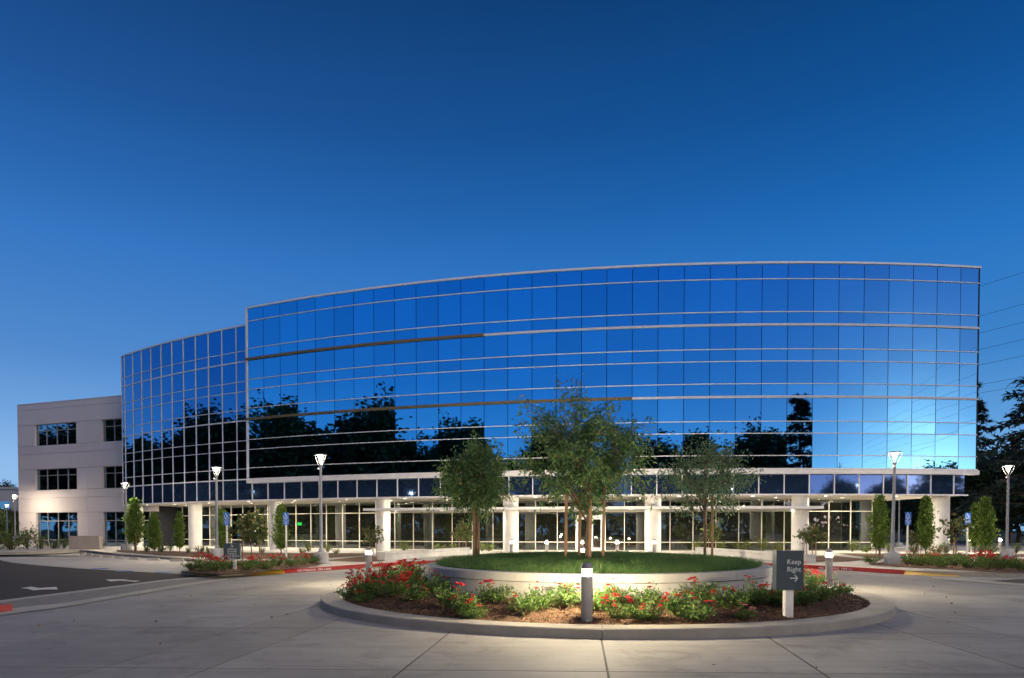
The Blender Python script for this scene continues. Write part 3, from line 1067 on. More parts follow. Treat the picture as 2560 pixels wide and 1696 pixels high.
mb = MB(); vs, fs = [], []
NA, NR = 260, 22
for i in range(NA):
    a = 2 * PI * i / NA
    for j in range(NR + 1):
        r = 3.9 + (5.83 - 3.9) * j / NR
        vs.append((r * math.cos(a), r * math.sin(a), mulch_h(r, a)))
for i in range(NA):
    for j in range(NR):
        k = (i + 1) % NA
        fs.append((i * (NR + 1) + j, i * (NR + 1) + j + 1, k * (NR + 1) + j + 1, k * (NR + 1) + j))
mb.add(vs, fs).build('mulch_bed', M['mulch'], island, True)
rng = np.random.default_rng(5)


def chips(n, sampler, L=0.055, W=0.02):
    C = np.array([sampler(rng) for _ in range(n)])
    D = rng.normal(0, 1, (n, 3)) * np.array([1, 1, 0.25])
    return leaves(rng, C, D, L, W, 0.1)


def isl_s(r_):
    a = r_.uniform(-PI, PI) if r_.random() < 0.3 else r_.uniform(-PI, 0.2)
    r = math.sqrt(r_.uniform(3.95 ** 2, 5.80 ** 2))
    return (r * math.cos(a), r * math.sin(a), mulch_h(r, a) + 0.008)


o = link('mulch_chips', quads_mesh('mulch_chips', chips(34000, isl_s, 0.045, 0.016), M['chip']), island); o['kind'] = 'stuff'


def turf_h(r, a):
    return 0.76 + 0.17 * max(0.0, 1 - (r / 3.72) ** 2) ** 0.6 + 0.02 * noise.noise(Vector((r * 2 * math.cos(a), r * 2 * math.sin(a), 9)))


mb = MB(); vs, fs = [], []
for i in range(72):
    a = 2 * PI * i / 72
    for j in range(15):
        r = 0.001 + 3.70 * j / 14
        vs.append((r * math.cos(a), r * math.sin(a), turf_h(r, a)))
for i in range(72):
    for j in range(14):
        k = (i + 1) % 72
        fs.append((i * 15 + j, i * 15 + j + 1, k * 15 + j + 1, k * 15 + j))
mb.add(vs, fs).build('turf_soil', M['lawn'], island, True)
n = 95000
rr = np.sqrt(rng.uniform(0, 1, n)) * 3.70; aa = rng.uniform(-PI, PI, n)
keep = np.ones(n, bool)
Cb = np.stack([rr * np.cos(aa), rr * np.sin(aa), np.array([turf_h(r, a) - 0.01 for r, a in zip(rr, aa)])], 1)
clump = np.array([noise.noise(Vector((c[0] * 1.6, c[1] * 1.6, 3))) for c in Cb])
bare = (np.hypot(Cb[:, 0] + 0.35, Cb[:, 1] + 2.0) < 0.42) & (rng.random(n) < 0.75)
Cb, clump = Cb[~bare], clump[~bare]
n = len(Cb)
lean = rng.normal(0, 0.45, (n, 2))
h = 0.125 * rng.uniform(0.6, 1.3, n) * (1 + 0.5 * clump)
D = np.stack([lean[:, 0] * h, lean[:, 1] * h, h], 1)
sd_ = rng.normal(0, 1, (n, 2)); sd_ /= np.linalg.norm(sd_, axis=1)[:, None]
S = np.stack([sd_[:, 0], sd_[:, 1], np.zeros(n)], 1) * 0.0048
tip = Cb + D + np.stack([lean[:, 0] * h * 0.5, lean[:, 1] * h * 0.5, -0.12 * h], 1)
V = np.stack([Cb - S, Cb + S, tip + S * 0.3, tip - S * 0.3], 1)
o = link('turf_grass', quads_mesh('turf_grass', V, M['grass']), island); o['kind'] = 'stuff'

# ------------------------------------------------------------------ lamps
boll_parts = {}


def bollard_meshes(seg):
    body = MB().lathe([(0.094, 0.0), (0.094, 0.74), (0.088, 0.75)], seg).mesh('body', M['bollard'], True)
    lens = MB().lathe([(0.094, 0.752), (0.088, 0.775), (0.078, 0.80), (0.078, 0.845), (0.080, 0.855)], seg).mesh('lens', M['boll_glow'], True)
    fin = MB()
    for z in (0.79, 0.815, 0.838): fin.lathe([(0.079, z), (0.093, z - 0.006), (0.093, z - 0.002), (0.079, z + 0.004)], seg, cap=False)
    fin = fin.mesh('louvre', M['bollard'], True)
    dome = MB().lathe([(0.092, 0.855), (0.092, 0.875), (0.084, 0.905), (0.066, 0.935), (0.04, 0.957), (0.008, 0.966)], seg).mesh('dome', M['bollard'], True)
    plate = MB().box(-0.022, 0.022, -0.098, -0.09, 0.045, 0.065).mesh('plate', M['letter'])
    return [('body', body), ('lens', lens), ('dome', dome), ('plate', plate)]


BM = bollard_meshes(28)


def bollard(loc, label, s=1.0):
    t = empty('bollard_light', loc)
    tag(t, label, 'bollard light', 'lit grey bollards')
    for nm, me in BM: link(nm, me, t)
    t.scale = (s, s, s)
    return t


pf = P(1469, 1558, 0.14)
bollard((pf.x, pf.y + 0.1, 0.125), 'nearest grey bollard light at the front of the round planter')
pr_ = P(2072, 1461, 0.14); bollard((pr_.x, pr_.y, 0.13), 'grey bollard light on the island kerb right of the dark direction sign')
pl_ = Vector((-3.72, 18.35, 0)); pl_ = P(922, 1449, 0.14); bollard((pl_.x, pl_.y, 0.13), 'grey bollard light behind the big red rose mass at the island left')
bollard((2.25, 21.9, 0.13), 'bollard light behind the planter, half hidden by the middle tree trunk')
for x, lb in ((1279, 'small bollard light in front of the column left of the entrance'), (1367, 'small bollard light between the left column and the entrance door'),
              (1455, 'small bollard light straight in front of the entrance door'), (1543, 'small bollard light just right of the entrance door'),
              (1636, 'small bollard light in front of the column right of the entrance')):
    q = PY(x, 1350, 35.3); bollard((q.x, q.y, 0.14), lb)
for x, y, lb in ((2500, 1381, 'bollard light at the far right beside the pole base'), (2423, 1381, 'far bollard light behind the rightmost blue parking sign')):
    q = P(x, y, 0.14); bollard((q.x, q.y, 0.14), lb)


def pole_meshes():
    base = MB().lathe([(0.31, 0), (0.31, 0.47), (0.295, 0.49)], 28).mesh('concrete_base', M['seatwall'], True)
    foot = MB().box(-0.13, 0.13, -0.13, 0.13, 0.49, 0.53)
    foot.lathe([(0.105, 0.53), (0.10, 0.62), (0.075, 0.64)], 16)
    foot = foot.mesh('base_cover', M['pole'])
    shaft = MB().lathe([(0.068, 0.63), (0.055, 4.10)], 18).mesh('shaft', M['pole'], True)
    fit = MB().lathe([(0.06, 4.10), (0.06, 4.18), (0.085, 4.22), (0.085, 4.25)], 18)
    for i in range(4):
        a = PI / 4 + i * PI / 2
        c, s_ = math.cos(a), math.sin(a)
        fit.tube([(0.075 * c, 0.075 * s_, 4.22), (0.15 * c, 0.15 * s_, 4.34), (0.22 * c, 0.22 * s_, 4.5), (0.255 * c, 0.255 * s_, 4.66)], 0.010, 5)
    fit = fit.mesh('yoke', M['pole'], True)
    lens = MB().lathe([(0.05, 4.55), (0.105, 4.59), (0.125, 4.645)], 20).mesh('lens', M['lamp'], True)
    glo = MB().lathe([(0.062, 4.26), (0.13, 4.36), (0.20, 4.50), (0.232, 4.64)], 20, cap=False).mesh('globe', M['clear'], True)
    cap = MB().lathe([(0.265, 4.65), (0.275, 4.665), (0.262, 4.69), (0.15, 4.715), (0.01, 4.725)], 28).mesh('cap', M['pole'], True)
    sen = MB().tube([(-0.05, -0.02, 4.05), (-0.13, -0.04, 4.09)], [0.025, 0.045], 8).mesh('sensor', M['white'], True)
    return [('concrete_base', base), ('base_cover', foot), ('shaft', shaft), ('yoke', fit), ('lens', lens), ('globe', glo), ('cap', cap), ('sensor', sen)]


PM = pole_meshes()


def pole(loc, label, lean=0.0, rz=0.0, grp='pole lights with flared heads'):
    t = empty('pole_light', loc, rz)
    tag(t, label, 'lamp post', grp)
    for nm, me in PM: link(nm, me, t)
    t.rotation_euler = (0, lean, rz)
    return t


for x, y, lean, lb in ((803, 1409, 0, 'brightest pole light, left of the round planter beside the red kerb'),
                       (543, 1395, 0, 'pole light behind the slate accessible parking sign'),
                       (315, 1377.5, 0, 'pole light at the corner where concrete wing meets glass wing'),
                       (2230, 1412, 0.022, 'tall leaning pole light right of the canopy, in front of the glass corner'),
                       (2517, 1384, 0, 'pole light at the far right before the dark trees')):
    q = P(x, y, 0.14)
    if x == 2517: q = PY(x, 1390, 34.5)
    pole((q.x, q.y, 0.14), lb, lean, RND.uniform(0, 1))
q = PY(38, 1330, 62.5); pole((q.x, q.y, 0.10), 'pole light at the left frame edge washing the concrete wall', 0, 0.4)
q = PY(18, 1330, 84.0); pole((q.x, q.y, 0.0), 'small distant pole light at the extreme left edge', 0, 0.4)
q = PY(2247, 1330, 58.0); pole((q.x, q.y, 0.0), 'distant pole light seen under the raised right corner of the building', 0, 0.4)
# lots behind the photographer: the same poles, seen mirrored in the glass
for x, y, lb in ((-20, -8, 'pole light of the front lot, mirrored left in the lobby glass'), (18, -9, 'pole light of the front lot, mirrored right in the lobby glass'),
                 (-27, 9, 'pole light beside the left lot, mirrored in the glass wing'), (27, 9.5, 'pole light beside the right drive, mirrored in the lower glass band')):
    pole((x, y, -0.02), lb, 0, 0.3)

# ------------------------------------------------------------------ seat walls
sw = 0
for pts, lb in ((px([(961.5, 1402), (1174, 1386)], 0.14), 'long low concrete seat wall left of the entrance'),
                (px([(1738, 1385), (1935, 1402), (2016, 1410)], 0.14), 'low concrete seat wall right of the entrance behind the slate sign')):
    path = []
    for i in range(len(pts) - 1):
        for t in np.linspace(0, 1, 6, endpoint=False): path.append(tuple(Vector(pts[i]).lerp(Vector(pts[i + 1]), float(t))))
    path.append(pts[-1])
    root = empty('seat_wall', (0, 0, 0)); tag(root, lb, 'wall', 'seat walls at the entrance')
    MB().sweep(path, [(0.0, 0.12), (0.0, 0.42), (-0.42, 0.42), (-0.42, 0.12)]).build('wall_body', M['seatwall'], root)
    MB().sweep(path, [(0.02, 0.435), (0.02, 0.54), (-0.44, 0.54), (-0.44, 0.435)]).build('coping', M['seatwall'], root)

# ------------------------------------------------------------------ mulch beds along walks
BEDS = [
    ('B1', [(464, 1430), (545, 1435.5), (700, 1425), (795, 1414), (812, 1407), (790, 1402), (700, 1403), (600, 1402), (520, 1409), (482, 1420)], 0.17),
    ('B2', [(292, 1379.5), (400, 1388), (532, 1394), (700, 1398), (796, 1396), (900, 1390), (930, 1386), (930, 1383.5), (800, 1383), (600, 1381.5), (400, 1377.5), (292, 1375.5)], 0.165),
    ('B3', [(815, 1401), (900, 1392), (961, 1390), (961, 1403), (900, 1405)], 0.165),
    ('B4', [(2014, 1389), (2075, 1389), (2170, 1398), (2120, 1404), (2014, 1405)], 0.165),
    ('B5', [(2092, 1383), (2212, 1384), (2560, 1386), (2700, 1386), (2700, 1391), (2420, 1393), (2208, 1397), (2140, 1390)], 0.165),
    ('B6', [(2170, 1411), (2200, 1414.5), (2343, 1421), (2503, 1431), (2560, 1430.5), (2800, 1429), (2800, 1396), (2490, 1399), (2440, 1404), (2300, 1400), (2240, 1400)], 0.17),
    ('B7', [(60, 1375), (175, 1376), (250, 1375), (300, 1374), (300, 1366), (150, 1365), (40, 1366)], 0.12),
]
BEDP = {}
for nm, pts, h in BEDS:
    w = px(pts, h)
    BEDP[nm] = w
    o = MB().sheet(w, h).build('mulch_bed', M['mulch'])
    tag(o, kind='structure')
allc = []
for nm in ('B1', 'B6', 'B2'):
    w = BEDP[nm]
    xs = [p[0] for p in w]; ys = [p[1] for p in w]
    cnt = 0
    while cnt < 1300:
        x, y = RND.uniform(min(xs), max(xs)), RND.uniform(min(ys), max(ys))
        inside = False
        for i in range(len(w)):
            (x1, y1), (x2, y2) = w[i], w[i - 1]
            if (y1 > y) != (y2 > y) and x < (x2 - x1) * (y - y1) / (y2 - y1) + x1: inside = not inside
        cnt += 1
        if inside: allc.append((x, y, 0.18))
C = np.array(allc)
tag(link('bark_chips', quads_mesh('bark_chips', leaves(rng, C, rng.normal(0, 1, C.shape) * np.array([1, 1, .3]), 0.10, 0.04, 0.1), M['chip'])), 'scattered brown bark chips over the planting beds', 'mulch', kind='stuff')
# lawn beyond the building at the right
tag(MB().sheet([(27, 62), (140, 40), (160, 130), (10, 130)], -0.02).build('lawn', M['lawn']), kind='structure')

# ------------------------------------------------------------------ wheel stops
stops_px = [(188, 1384.5, 12), (199, 1385.5, 13), (209, 1387, 15), (224, 1389.5, 17), (242, 1392, 20), (268, 1394, 22), (298, 1396.5, 23), (336, 1400, 27), (384, 1402, 33), (443, 1404.5, 37)]
for i, (x, y, w) in enumerate(stops_px[2:]):
    q = P(x, y, 0.0)
    hw = w * q.y / F_PX / 2
    st = MB()
    st.add([(-hw, -0.09, 0), (hw, -0.09, 0), (hw, 0.09, 0), (-hw, 0.09, 0), (-hw + 0.05, -0.05, 0.13), (hw - 0.05, -0.05, 0.13), (hw - 0.05, 0.05, 0.13), (-hw + 0.05, 0.05, 0.13)],
           [(3, 2, 1, 0), (4, 5, 6, 7), (0, 1, 5, 4), (1, 2, 6, 5), (2, 3, 7, 6), (3, 0, 4, 7)])
    o = st.build('wheel_stop', M['kerb'])
    o.location = (q.x, q.y, 0.008)
    o.rotation_euler = (0, 0, 0.02 - 0.1)
    words = ['eighth', 'seventh', 'sixth', 'fifth', 'fourth', 'third', 'second', 'first']
    tag(o, f'concrete wheel stop, {words[i]} in the row counted from the slate parking sign', 'wheel stop', 'wheel stops of the accessible stalls')

# ------------------------------------------------------------------ signs


def isa_mark(parent, cx, cz, s, y, mat):
    """wheelchair symbol, flat, facing -Y"""
    mb = MB()

    def stroke(pts, w):
        for (x0, z0), (x1, z1) in zip(pts[:-1], pts[1:]):
            d = Vector((x1 - x0, z1 - z0)); n = Vector((-d.y, d.x)).normalized() * w / 2
            mb.add([(cx + (x0 + n.x) * s, y, cz + (z0 + n.y) * s), (cx + (x1 + n.x) * s, y, cz + (z1 + n.y) * s), (cx + (x1 - n.x) * s, y, cz + (z1 - n.y) * s), (cx + (x0 - n.x) * s, y, cz + (z0 - n.y) * s)], [(0, 3, 2, 1)])
    mb.add([(cx + (-0.08 + 0.09 * math.cos(t)) * s, y, cz + (0.44 + 0.09 * math.sin(t)) * s) for t in np.linspace(0, 2 * PI, 12, endpoint=False)], [tuple(range(12))])
    stroke([(-0.07, 0.34), (-0.03, 0.0), (0.22, 0.0), (0.32, -0.34), (0.42, -0.30)], 0.09)
    stroke([(-0.05, 0.18), (0.18, 0.18)], 0.07)
    stroke([(-0.13 + 0.29 * math.cos(t), -0.17 + 0.29 * math.sin(t)) for t in np.linspace(math.radians(115), math.radians(375), 14)], 0.075)
    return mb.build('wheelchair_symbol', mat, parent)


# Keep Right sign on the island
p = P(1974, 1531, 0.24)
sg = empty('direction_sign', (p.x, p.y, 0.27), 0.0)
tag(sg, 'slate grey box sign reading Keep Right with an arrow on a white post', 'sign')
MB().box(-0.06, 0.07, 0.02, 0.14, -0.12, 0.36).build('post', M['white'], sg)
bx = MB().box(-0.225, 0.225, 0, 0.17, 0.34, 0.985)
bx.build('sign_box', M['slate'], sg)
text('lettering', 'Keep\nRight', 0.118, (0.065, -0.002, 0.735), (PI / 2, 0, 0), M['letter'], sg, spacing=1.05, sx=0.95)
ar = MB()


def flat_stroke(mb, pts, w, y):
    for (x0, z0), (x1, z1) in zip(pts[:-1], pts[1:]):
        d = Vector((x1 - x0, z1 - z0)); n = Vector((-d.y, d.x)).normalized() * w / 2
        mb.add([(x0 + n.x, y, z0 + n.y), (x1 + n.x, y, z1 + n.y), (x1 - n.x, y, z1 - n.y), (x0 - n.x, y, z0 - n.y)], [(0, 3, 2, 1)])


flat_stroke(ar, [(0.0, 0.53), (0.118, 0.53)], 0.016, -0.003)
flat_stroke(ar, [(0.080, 0.583), (0.124, 0.53), (0.080, 0.477)], 0.016, -0.0035)
ar.build('arrow', M['letter'], sg)

# accessible parking sign at the left bed
p = P(580, 1424, 0.17)
sg = empty('parking_sign', (p.x, p.y, 0.15), 0.0)
tag(sg, 'slate grey sign with wheelchair symbol about additional accessible parking', 'sign')
MB().box(0.02, 0.12, 0.03, 0.11, 0.0, 0.40).build('post', M['white'], sg)
MB().box(-0.30, 0.29, 0, 0.14, 0.38, 0.96).build('sign_box', M['slate'], sg)
text('lettering', 'Additional\nAccessible\nParking at\nNorth Building\nEntrance', 0.082, (0.01, -0.002, 0.585), (PI / 2, 0, 0), M['letter'], sg, spacing=0.98)
isa_mark(sg, 0.01, 0.865, 0.125, -0.003, M['letter'])

for x, yb, lb in ((716, 1394.5, 'blue accessible parking sign on white post beside the white column'), (568, 1395, 'blue accessible parking sign rising behind the slate sign'),
                  (2268, 1396, 'blue accessible parking sign right of the leaning pole light'), (2417, 1393.5, 'rightmost blue accessible parking sign beside the pale yellow columnar tree')):
    q = P(x, yb, 0.16)
    t = empty('accessible_sign', (q.x, q.y, 0.14)); tag(t, lb, 'sign', 'blue accessible parking signs')
    MB().box(-0.035, 0.035, -0.03, 0.03, 0, 2.25).build('post', M['white'], t)
    MB().box(-0.15, 0.15, -0.045, -0.032, 1.97, 2.33).build('symbol_plate', M['signblue'], t)
    MB().box(-0.15, 0.15, -0.045, -0.032, 1.70, 1.955).build('text_plate', M['signblue'], t)
    isa_mark(t, -0.01, 2.18, 0.24, -0.047, M['letter'])
    text('lettering', 'PARKING\nONLY', 0.058, (0, -0.047, 2.02), (PI / 2, 0, 0), M['letter'], t, spacing=0.7)
    text('lettering', 'MINIMUM\nFINE\n$250', 0.07, (0, -0.047, 1.83), (PI / 2, 0, 0), M['letter'], t, spacing=0.85)

# grey cabinet, standpipe and bicycle hoops by the concrete wing
q = P(211, 1374.5, 0.12)
o = empty('screen_wall', (q.x, q.y, 0.1), 0.10)
tag(o, 'mauve grey box-like screen wall in front of the concrete wing', 'wall')
MB().box(-1.05, 1.05, 0, 0.5, 0.0, 0.98).build('wall_body', M['cabinet'], o)
MB().box(-1.08, 1.08, -0.03, 0.53, 0.98, 1.03).build('coping', M['cabinet'], o)
q = P(74, 1374, 0.12)
t = empty('standpipe', (q.x, q.y, 0.1)); tag(t, 'short white standpipe with twin inlets beside the shrub at the concrete wall', 'standpipe')
MB().lathe([(0.09, 0), (0.09, 0.55), (0.14, 0.6), (0.14, 0.7), (0.05, 0.76)], 14).build('pipe', M['white'], t, True)
for s_ in (-1, 1): MB().tube([(s_ * 0.1, 0, 0.62), (s_ * 0.19, -0.1, 0.6)], 0.05, 10).build('inlet', M['white'], t)
for x, lb in ((90, 'left steel bicycle hoop below the concrete wing window'), (117, 'right steel bicycle hoop below the concrete wing window')):
    q = P(x, 1375, 0.12)
    o = MB().tube([(0, -0.35 + 0.0, 0.0)] + [(0, -0.35 * math.cos(a), 0.42 + 0.28 * math.sin(a)) for a in np.linspace(0, PI, 10)] + [(0, 0.35, 0.0)], 0.022, 8).build('bicycle_hoop', M['bollard'])
    o.location = (q.x, q.y, 0.1); o.rotation_euler = (0, 0, 1.1)
    tag(o, lb, 'bike rack', 'bicycle hoops')

# ------------------------------------------------------------------ trees


def tree_meshes(seed, H, th, rx, n1=9, n2=170, nl=34, LL=0.11, LW=0.032, tr=0.06, leaf='olive', lump=0.35, tw=0.006, droop=0.35, sig=0.07, top=1.0):
    r = np.random.default_rng(seed)
    rz = (H - th) / 2
    c = np.array([0, 0, th + rz])
    mb = MB()
    tp = [np.array([0, 0, 0.0])]
    for i in range(1, 7):
        z = (th + rz * 1.3) * i / 6
        tp.append(np.array([r.normal(0, 0.03 * H / 4), r.normal(0, 0.03 * H / 4), z]))
    mb.tube(tp, [tr * (1 - 0.75 * i / 6) for i in range(7)], 8)
    limbs = []
    for i in range(n1):
        a = 2 * PI * (i + r.uniform(-0.3, 0.3)) / n1 * 1.62
        ph = r.uniform(-0.5, 1.1)
        d = np.array([math.cos(a) * math.cos(ph), math.sin(a) * math.cos(ph), math.sin(ph)])
        e = c + d * np.array([rx, rx, rz]) * r.uniform(0.55, 0.8)
        s = tp[-1] * 0 + np.array([0, 0, max(th * 0.85, min(th + rz * 1.1, e[2] - rx * r.uniform(0.5, 0.9)))])
        m = (s + e) / 2 + np.array([0, 0, 0.08 * H * 0.3]) + r.normal(0, 0.04 * rx, 3)
        limbs.append((s, m, e))
        mb.tube([s, m, e], [tr * 0.5, tr * 0.32, tr * 0.12], 5)
    sp = np.array([[(1 - t) ** 2 * l[0] + 2 * t * (1 - t) * l[1] + t * t * l[2] for t in (0.35, 0.5, 0.65, 0.8, 0.92, 1.0)] for l in limbs]).reshape(-1, 3)
    C, D = [], []
    nz = r.uniform(0, 50)
    for i in range(n2):
        d = r.normal(0, 1, 3); d /= np.linalg.norm(d)
        lf = 1 + lump * noise.noise(Vector((d[0] * 1.8 + nz, d[1] * 1.8, d[2] * 1.8))) * 1.6
        e = c + d * np.array([rx, rx, rz]) * lf * r.uniform(0.35, 1.0) ** 0.45
        if e[2] > c[2]: e[:2] *= 1 - (1 - top) * (e[2] - c[2]) / rz
        j = np.argmin(((sp - e) ** 2).sum(1) + r.uniform(0, 0.1 * rx * rx, len(sp)))
        s = sp[j]
        m = (s + e) / 2 + np.array([0, 0, 0.06 * rx])
        mb.tube([s, m, e], [tw * 1.6, tw, tw * 0.5], 3)
        k = max(4, int(nl * r.uniform(0.5, 1.4)))
        t = r.uniform(0.35, 1.03, k)[:, None]
        pts = (1 - t) ** 2 * s + 2 * t * (1 - t) * m + t * t * e + r.normal(0, sig, (k, 3))
        dd = (e - s) / (np.linalg.norm(e - s) + 1e-6)
        C.append(pts); D.append(np.tile(dd * 0.6 + np.array([0, 0, -droop]), (k, 1)))
    C, D = np.concatenate(C), np.concatenate(D)
    V = leaves(r, C, D, LL, LW, 0.6)
    return mb.mesh('trunk', M['bark'], True), quads_mesh('crown', V, M[leaf])


def place(name, label, cat, loc, parts, rz=0.0, sc_=(1, 1, 1), group=None):
    t = empty(name, loc, rz)
    t.scale = sc_
    tag(t, label, cat, group)
    for nm, me in parts: link(nm, me, t)
    return t


def stake(t, x, y, h, z0=0.0, r=0.03, lx=0.0):
    o = MB().tube([(x, y, z0), (x + lx, y, h)], r, 8).build('stake', M['stake'], t)
    return o


# three trees on the planter
TR = ('trunk', 'crown')
t1 = tree_meshes(11, 2.95, 1.1, 0.84, 10, 330, 44, 0.11, 0.038, 0.045, 'olive', 0.65, 0.004)
q = PY(1190, 1380, 17.6)
tl = place('tree', 'dense leafy young tree on the left of the round planter', 'tree', (q.x, q.y, 0.86), list(zip(TR, t1)), 0.3)
stake(tl, -0.09, -0.14, 1.75, 0, 0.035); stake(tl, 0.11, 0.16, 1.75, 0, 0.035)
t2 = tree_meshes(23, 3.4, 1.0, 1.22, 13, 380, 42, 0.115, 0.036, 0.055, 'olive', 0.8, 0.004)
q = PY(1467, 1395, 14.75)
tc = place('tree', 'tallest spreading young tree in the middle of the round planter', 'tree', (q.x, q.y, 0.93), list(zip(TR, t2)), 0.8)
for x, y in ((-0.22, -0.25), (0.24, -0.25), (-0.21, 0.42), (0.26, 0.42)): stake(tc, x * 1.0, y, 1.62, 0, 0.034, 0.03 if x < 0 else 0.05)
for z in (1.25, 1.42):
    lp = MB()
    for (xa, ya), (xb, yb) in (((-0.22, -0.25), (0.26, -0.25)), ((-0.2, 0.42), (0.28, 0.42))): lp.tube([(xa, ya, z), (0, (ya + yb) / 4, z - 0.03), (xb, yb, z)], 0.012, 5)
    lp.build('tie', M['black'], tc)
t3 = tree_meshes(37, 3.05, 1.1, 1.05, 9, 190, 26, 0.10, 0.04, 0.04, 'olive2', 0.45, 0.004, sig=0.09)
q = PY(1762, 1380, 17.6)
tr_ = place('tree', 'thin airy young tree on the right of the round planter', 'tree', (q.x, q.y, 0.86), list(zip(TR, t3)), 1.9)
for x, y in ((-0.24, -0.05), (0.16, -0.12)): stake(tr_, x, y, 1.62, 0, 0.032)

# columnar hornbeams


def hornbeam_mesh(seed, H, r0, n=460, nl=9, LL=0.13, leaf='horn'):
    r = np.random.default_rng(seed)
    mb = MB()
    mb.tube([(0, 0, 0), (0.01, 0, H * 0.5), (0, 0.01, H * 0.97)], [0.035, 0.022, 0.005], 6)
    C, D = [], []
    z0 = 0.16 * H
    for i in range(n):
        t = r.random() ** 0.9
        z = z0 + (H - z0) * t
        prof = (0.35 + 0.65 * min(1, t * 4)) * (1 - max(0, (t - 0.35) / 0.65) ** 1.8 * 0.86)
        a = r.uniform(0, 2 * PI)
        rad = r0 * prof * (1 + 0.75 * noise.noise(Vector((math.cos(a) * 1.6, math.sin(a) * 1.6, z * 2.4 + seed * 3.3)))) * r.uniform(0.5, 1.08)
        e = np.array([rad * math.cos(a), rad * math.sin(a), z])
        s = np.array([0, 0, z - rad * 1.5])
        if i % 3 == 0: mb.tube([s, e], [0.008, 0.003], 3)
        k = nl
        tt = r.uniform(0.45, 1.05, k)[:, None]
        C.append(s + (e - s) * tt + r.normal(0, 0.07, (k, 3)))
        D.append(np.tile((e - s) / np.linalg.norm(e - s), (k, 1)))
    return mb.mesh('trunk', M['bark'], True), quads_mesh('crown', leaves(r, np.concatenate(C), np.concatenate(D), LL, LL * 0.55, 0.6), M[leaf])


HB = [hornbeam_mesh(s_, 3.0, 0.42) for s_ in (1, 2, 3)]
horn = [(338, 1378, 1250, 'columnar hornbeam by the corner pole light, leftmost of the row under the glass wing', 0),
        (386, 1385, 1286, 'second columnar hornbeam from the corner pole light', 1),
        (449, 1383, 1283, 'third columnar hornbeam from the corner pole light, beside a white column', 2),
        (557, 1386, 1277, 'columnar hornbeam half hidden behind the slate parking sign', 0),
        (703, 1389, 1265, 'dark columnar hornbeam in front of the white column by the blue sign', 1),
        (2198, 1391, 1243, 'large columnar hornbeam left of the leaning pole light', 2),
        (2314, 1391, 1246, 'columnar hornbeam against the rightmost white column', 0),
        (2437, 1383, 1262, 'pale yellow columnar tree behind the rightmost blue sign', 1),
        (2463, 1384, 1247, 'rightmost columnar hornbeam beside the far pole light', 2)]
for x, yb, yt, lb, v in horn:
    q = P(x, yb, 0.15)
    H = PY(x, yt, q.y).z - 0.15
    s_ = H / 3.0
    t = place('hornbeam', lb, 'tree', (q.x, q.y, 0.15), list(zip(TR, HB[v])), RND.uniform(0, 6), (s_ * RND.uniform(0.85, 1.25), s_ * RND.uniform(0.85, 1.25), s_), 'columnar hornbeams before the facade')
    if x in (338, 2198, 2314, 2463):
        for dx in (-0.22, 0.2): stake(t, dx, -0.05, 1.25, 0, 0.022)

# small redbuds with large round leaves


def redbud_mesh(seed, H, th, rx, n2=60, nl=10, leaf='redbud', LL=0.16):
    return tree_meshes(seed, H, th, rx, 6, n2, nl, LL, LL * 0.8, 0.022, leaf, 0.5, 0.004, 0.35, 0.05)


RBM = [redbud_mesh(41, 1.75, 0.75, 0.62), redbud_mesh(42, 1.6, 0.7, 0.55, 34), redbud_mesh(43, 1.7, 0.75, 0.6, 26, 8)]
for x, yb, hh, v, lb in ((629, 1411, 2.15, 0, 'yellowish young redbud with two stakes beside the slate parking sign'), (932, 1392, 1.75, 1, 'small dark redbud above the left bollard light'),
                         (1158, 1383, 1.85, 0, 'yellow leaved redbud behind the left seat wall'), (1780, 1385, 1.85, 0, 'yellow leaved redbud behind the airy tree'),
                         (2030, 1394, 1.85, 1, 'young redbud behind the slate Keep Right sign'), (2010, 1390, 1.5, 2, 'slim young redbud at the end of the right seat wall'),
                         (2390, 1399, 2.2, 2, 'sparse dark redbud with stakes in front of the rightmost white column'), (2290, 1389, 1.5, 1, 'small redbud between the blue sign and the rightmost column')):
    q = P(x, yb, 0.15)
    s_ = hh / 1.75
    t = place('redbud', lb, 'tree', (q.x, q.y, 0.15), list(zip(TR, RBM[v])), RND.uniform(0, 6), (s_, s_, s_), 'young redbuds in the beds')
    for dx in (-0.28, 0.26): stake(t, dx, 0.04, 0.85, 0, 0.022)

# low shrubs


def shrub_mesh(seed, H=0.7, r0=0.5, n=420, LL=0.10, leaf='shrub'):
    r = np.random.default_rng(seed)
    mb = MB()
    C, D = [], []
    for i in range(26):
        a = r.uniform(0, 2 * PI); e = np.array([r0 * r.uniform(0.2, 1) * math.cos(a), r0 * r.uniform(0.2, 1) * math.sin(a), H * r.uniform(0.4, 1)])
        mb.tube([(0, 0, 0), e * 0.5 + np.array([0, 0, 0.05]), e], [0.008, 0.005, 0.002], 3)
        k = n // 26
        t = r.uniform(0.25, 1.05, k)[:, None]
        C.append(e * t + r.normal(0, 0.05, (k, 3))); D.append(np.tile(e / np.linalg.norm(e), (k, 1)))
    C = np.concatenate(C); C[:, 2] = np.maximum(C[:, 2], 0.02)
    return mb.mesh('stems', M['bark']), quads_mesh('foliage', leaves(r, C, np.concatenate(D), LL, LL * 0.4, 0.5), M[leaf])


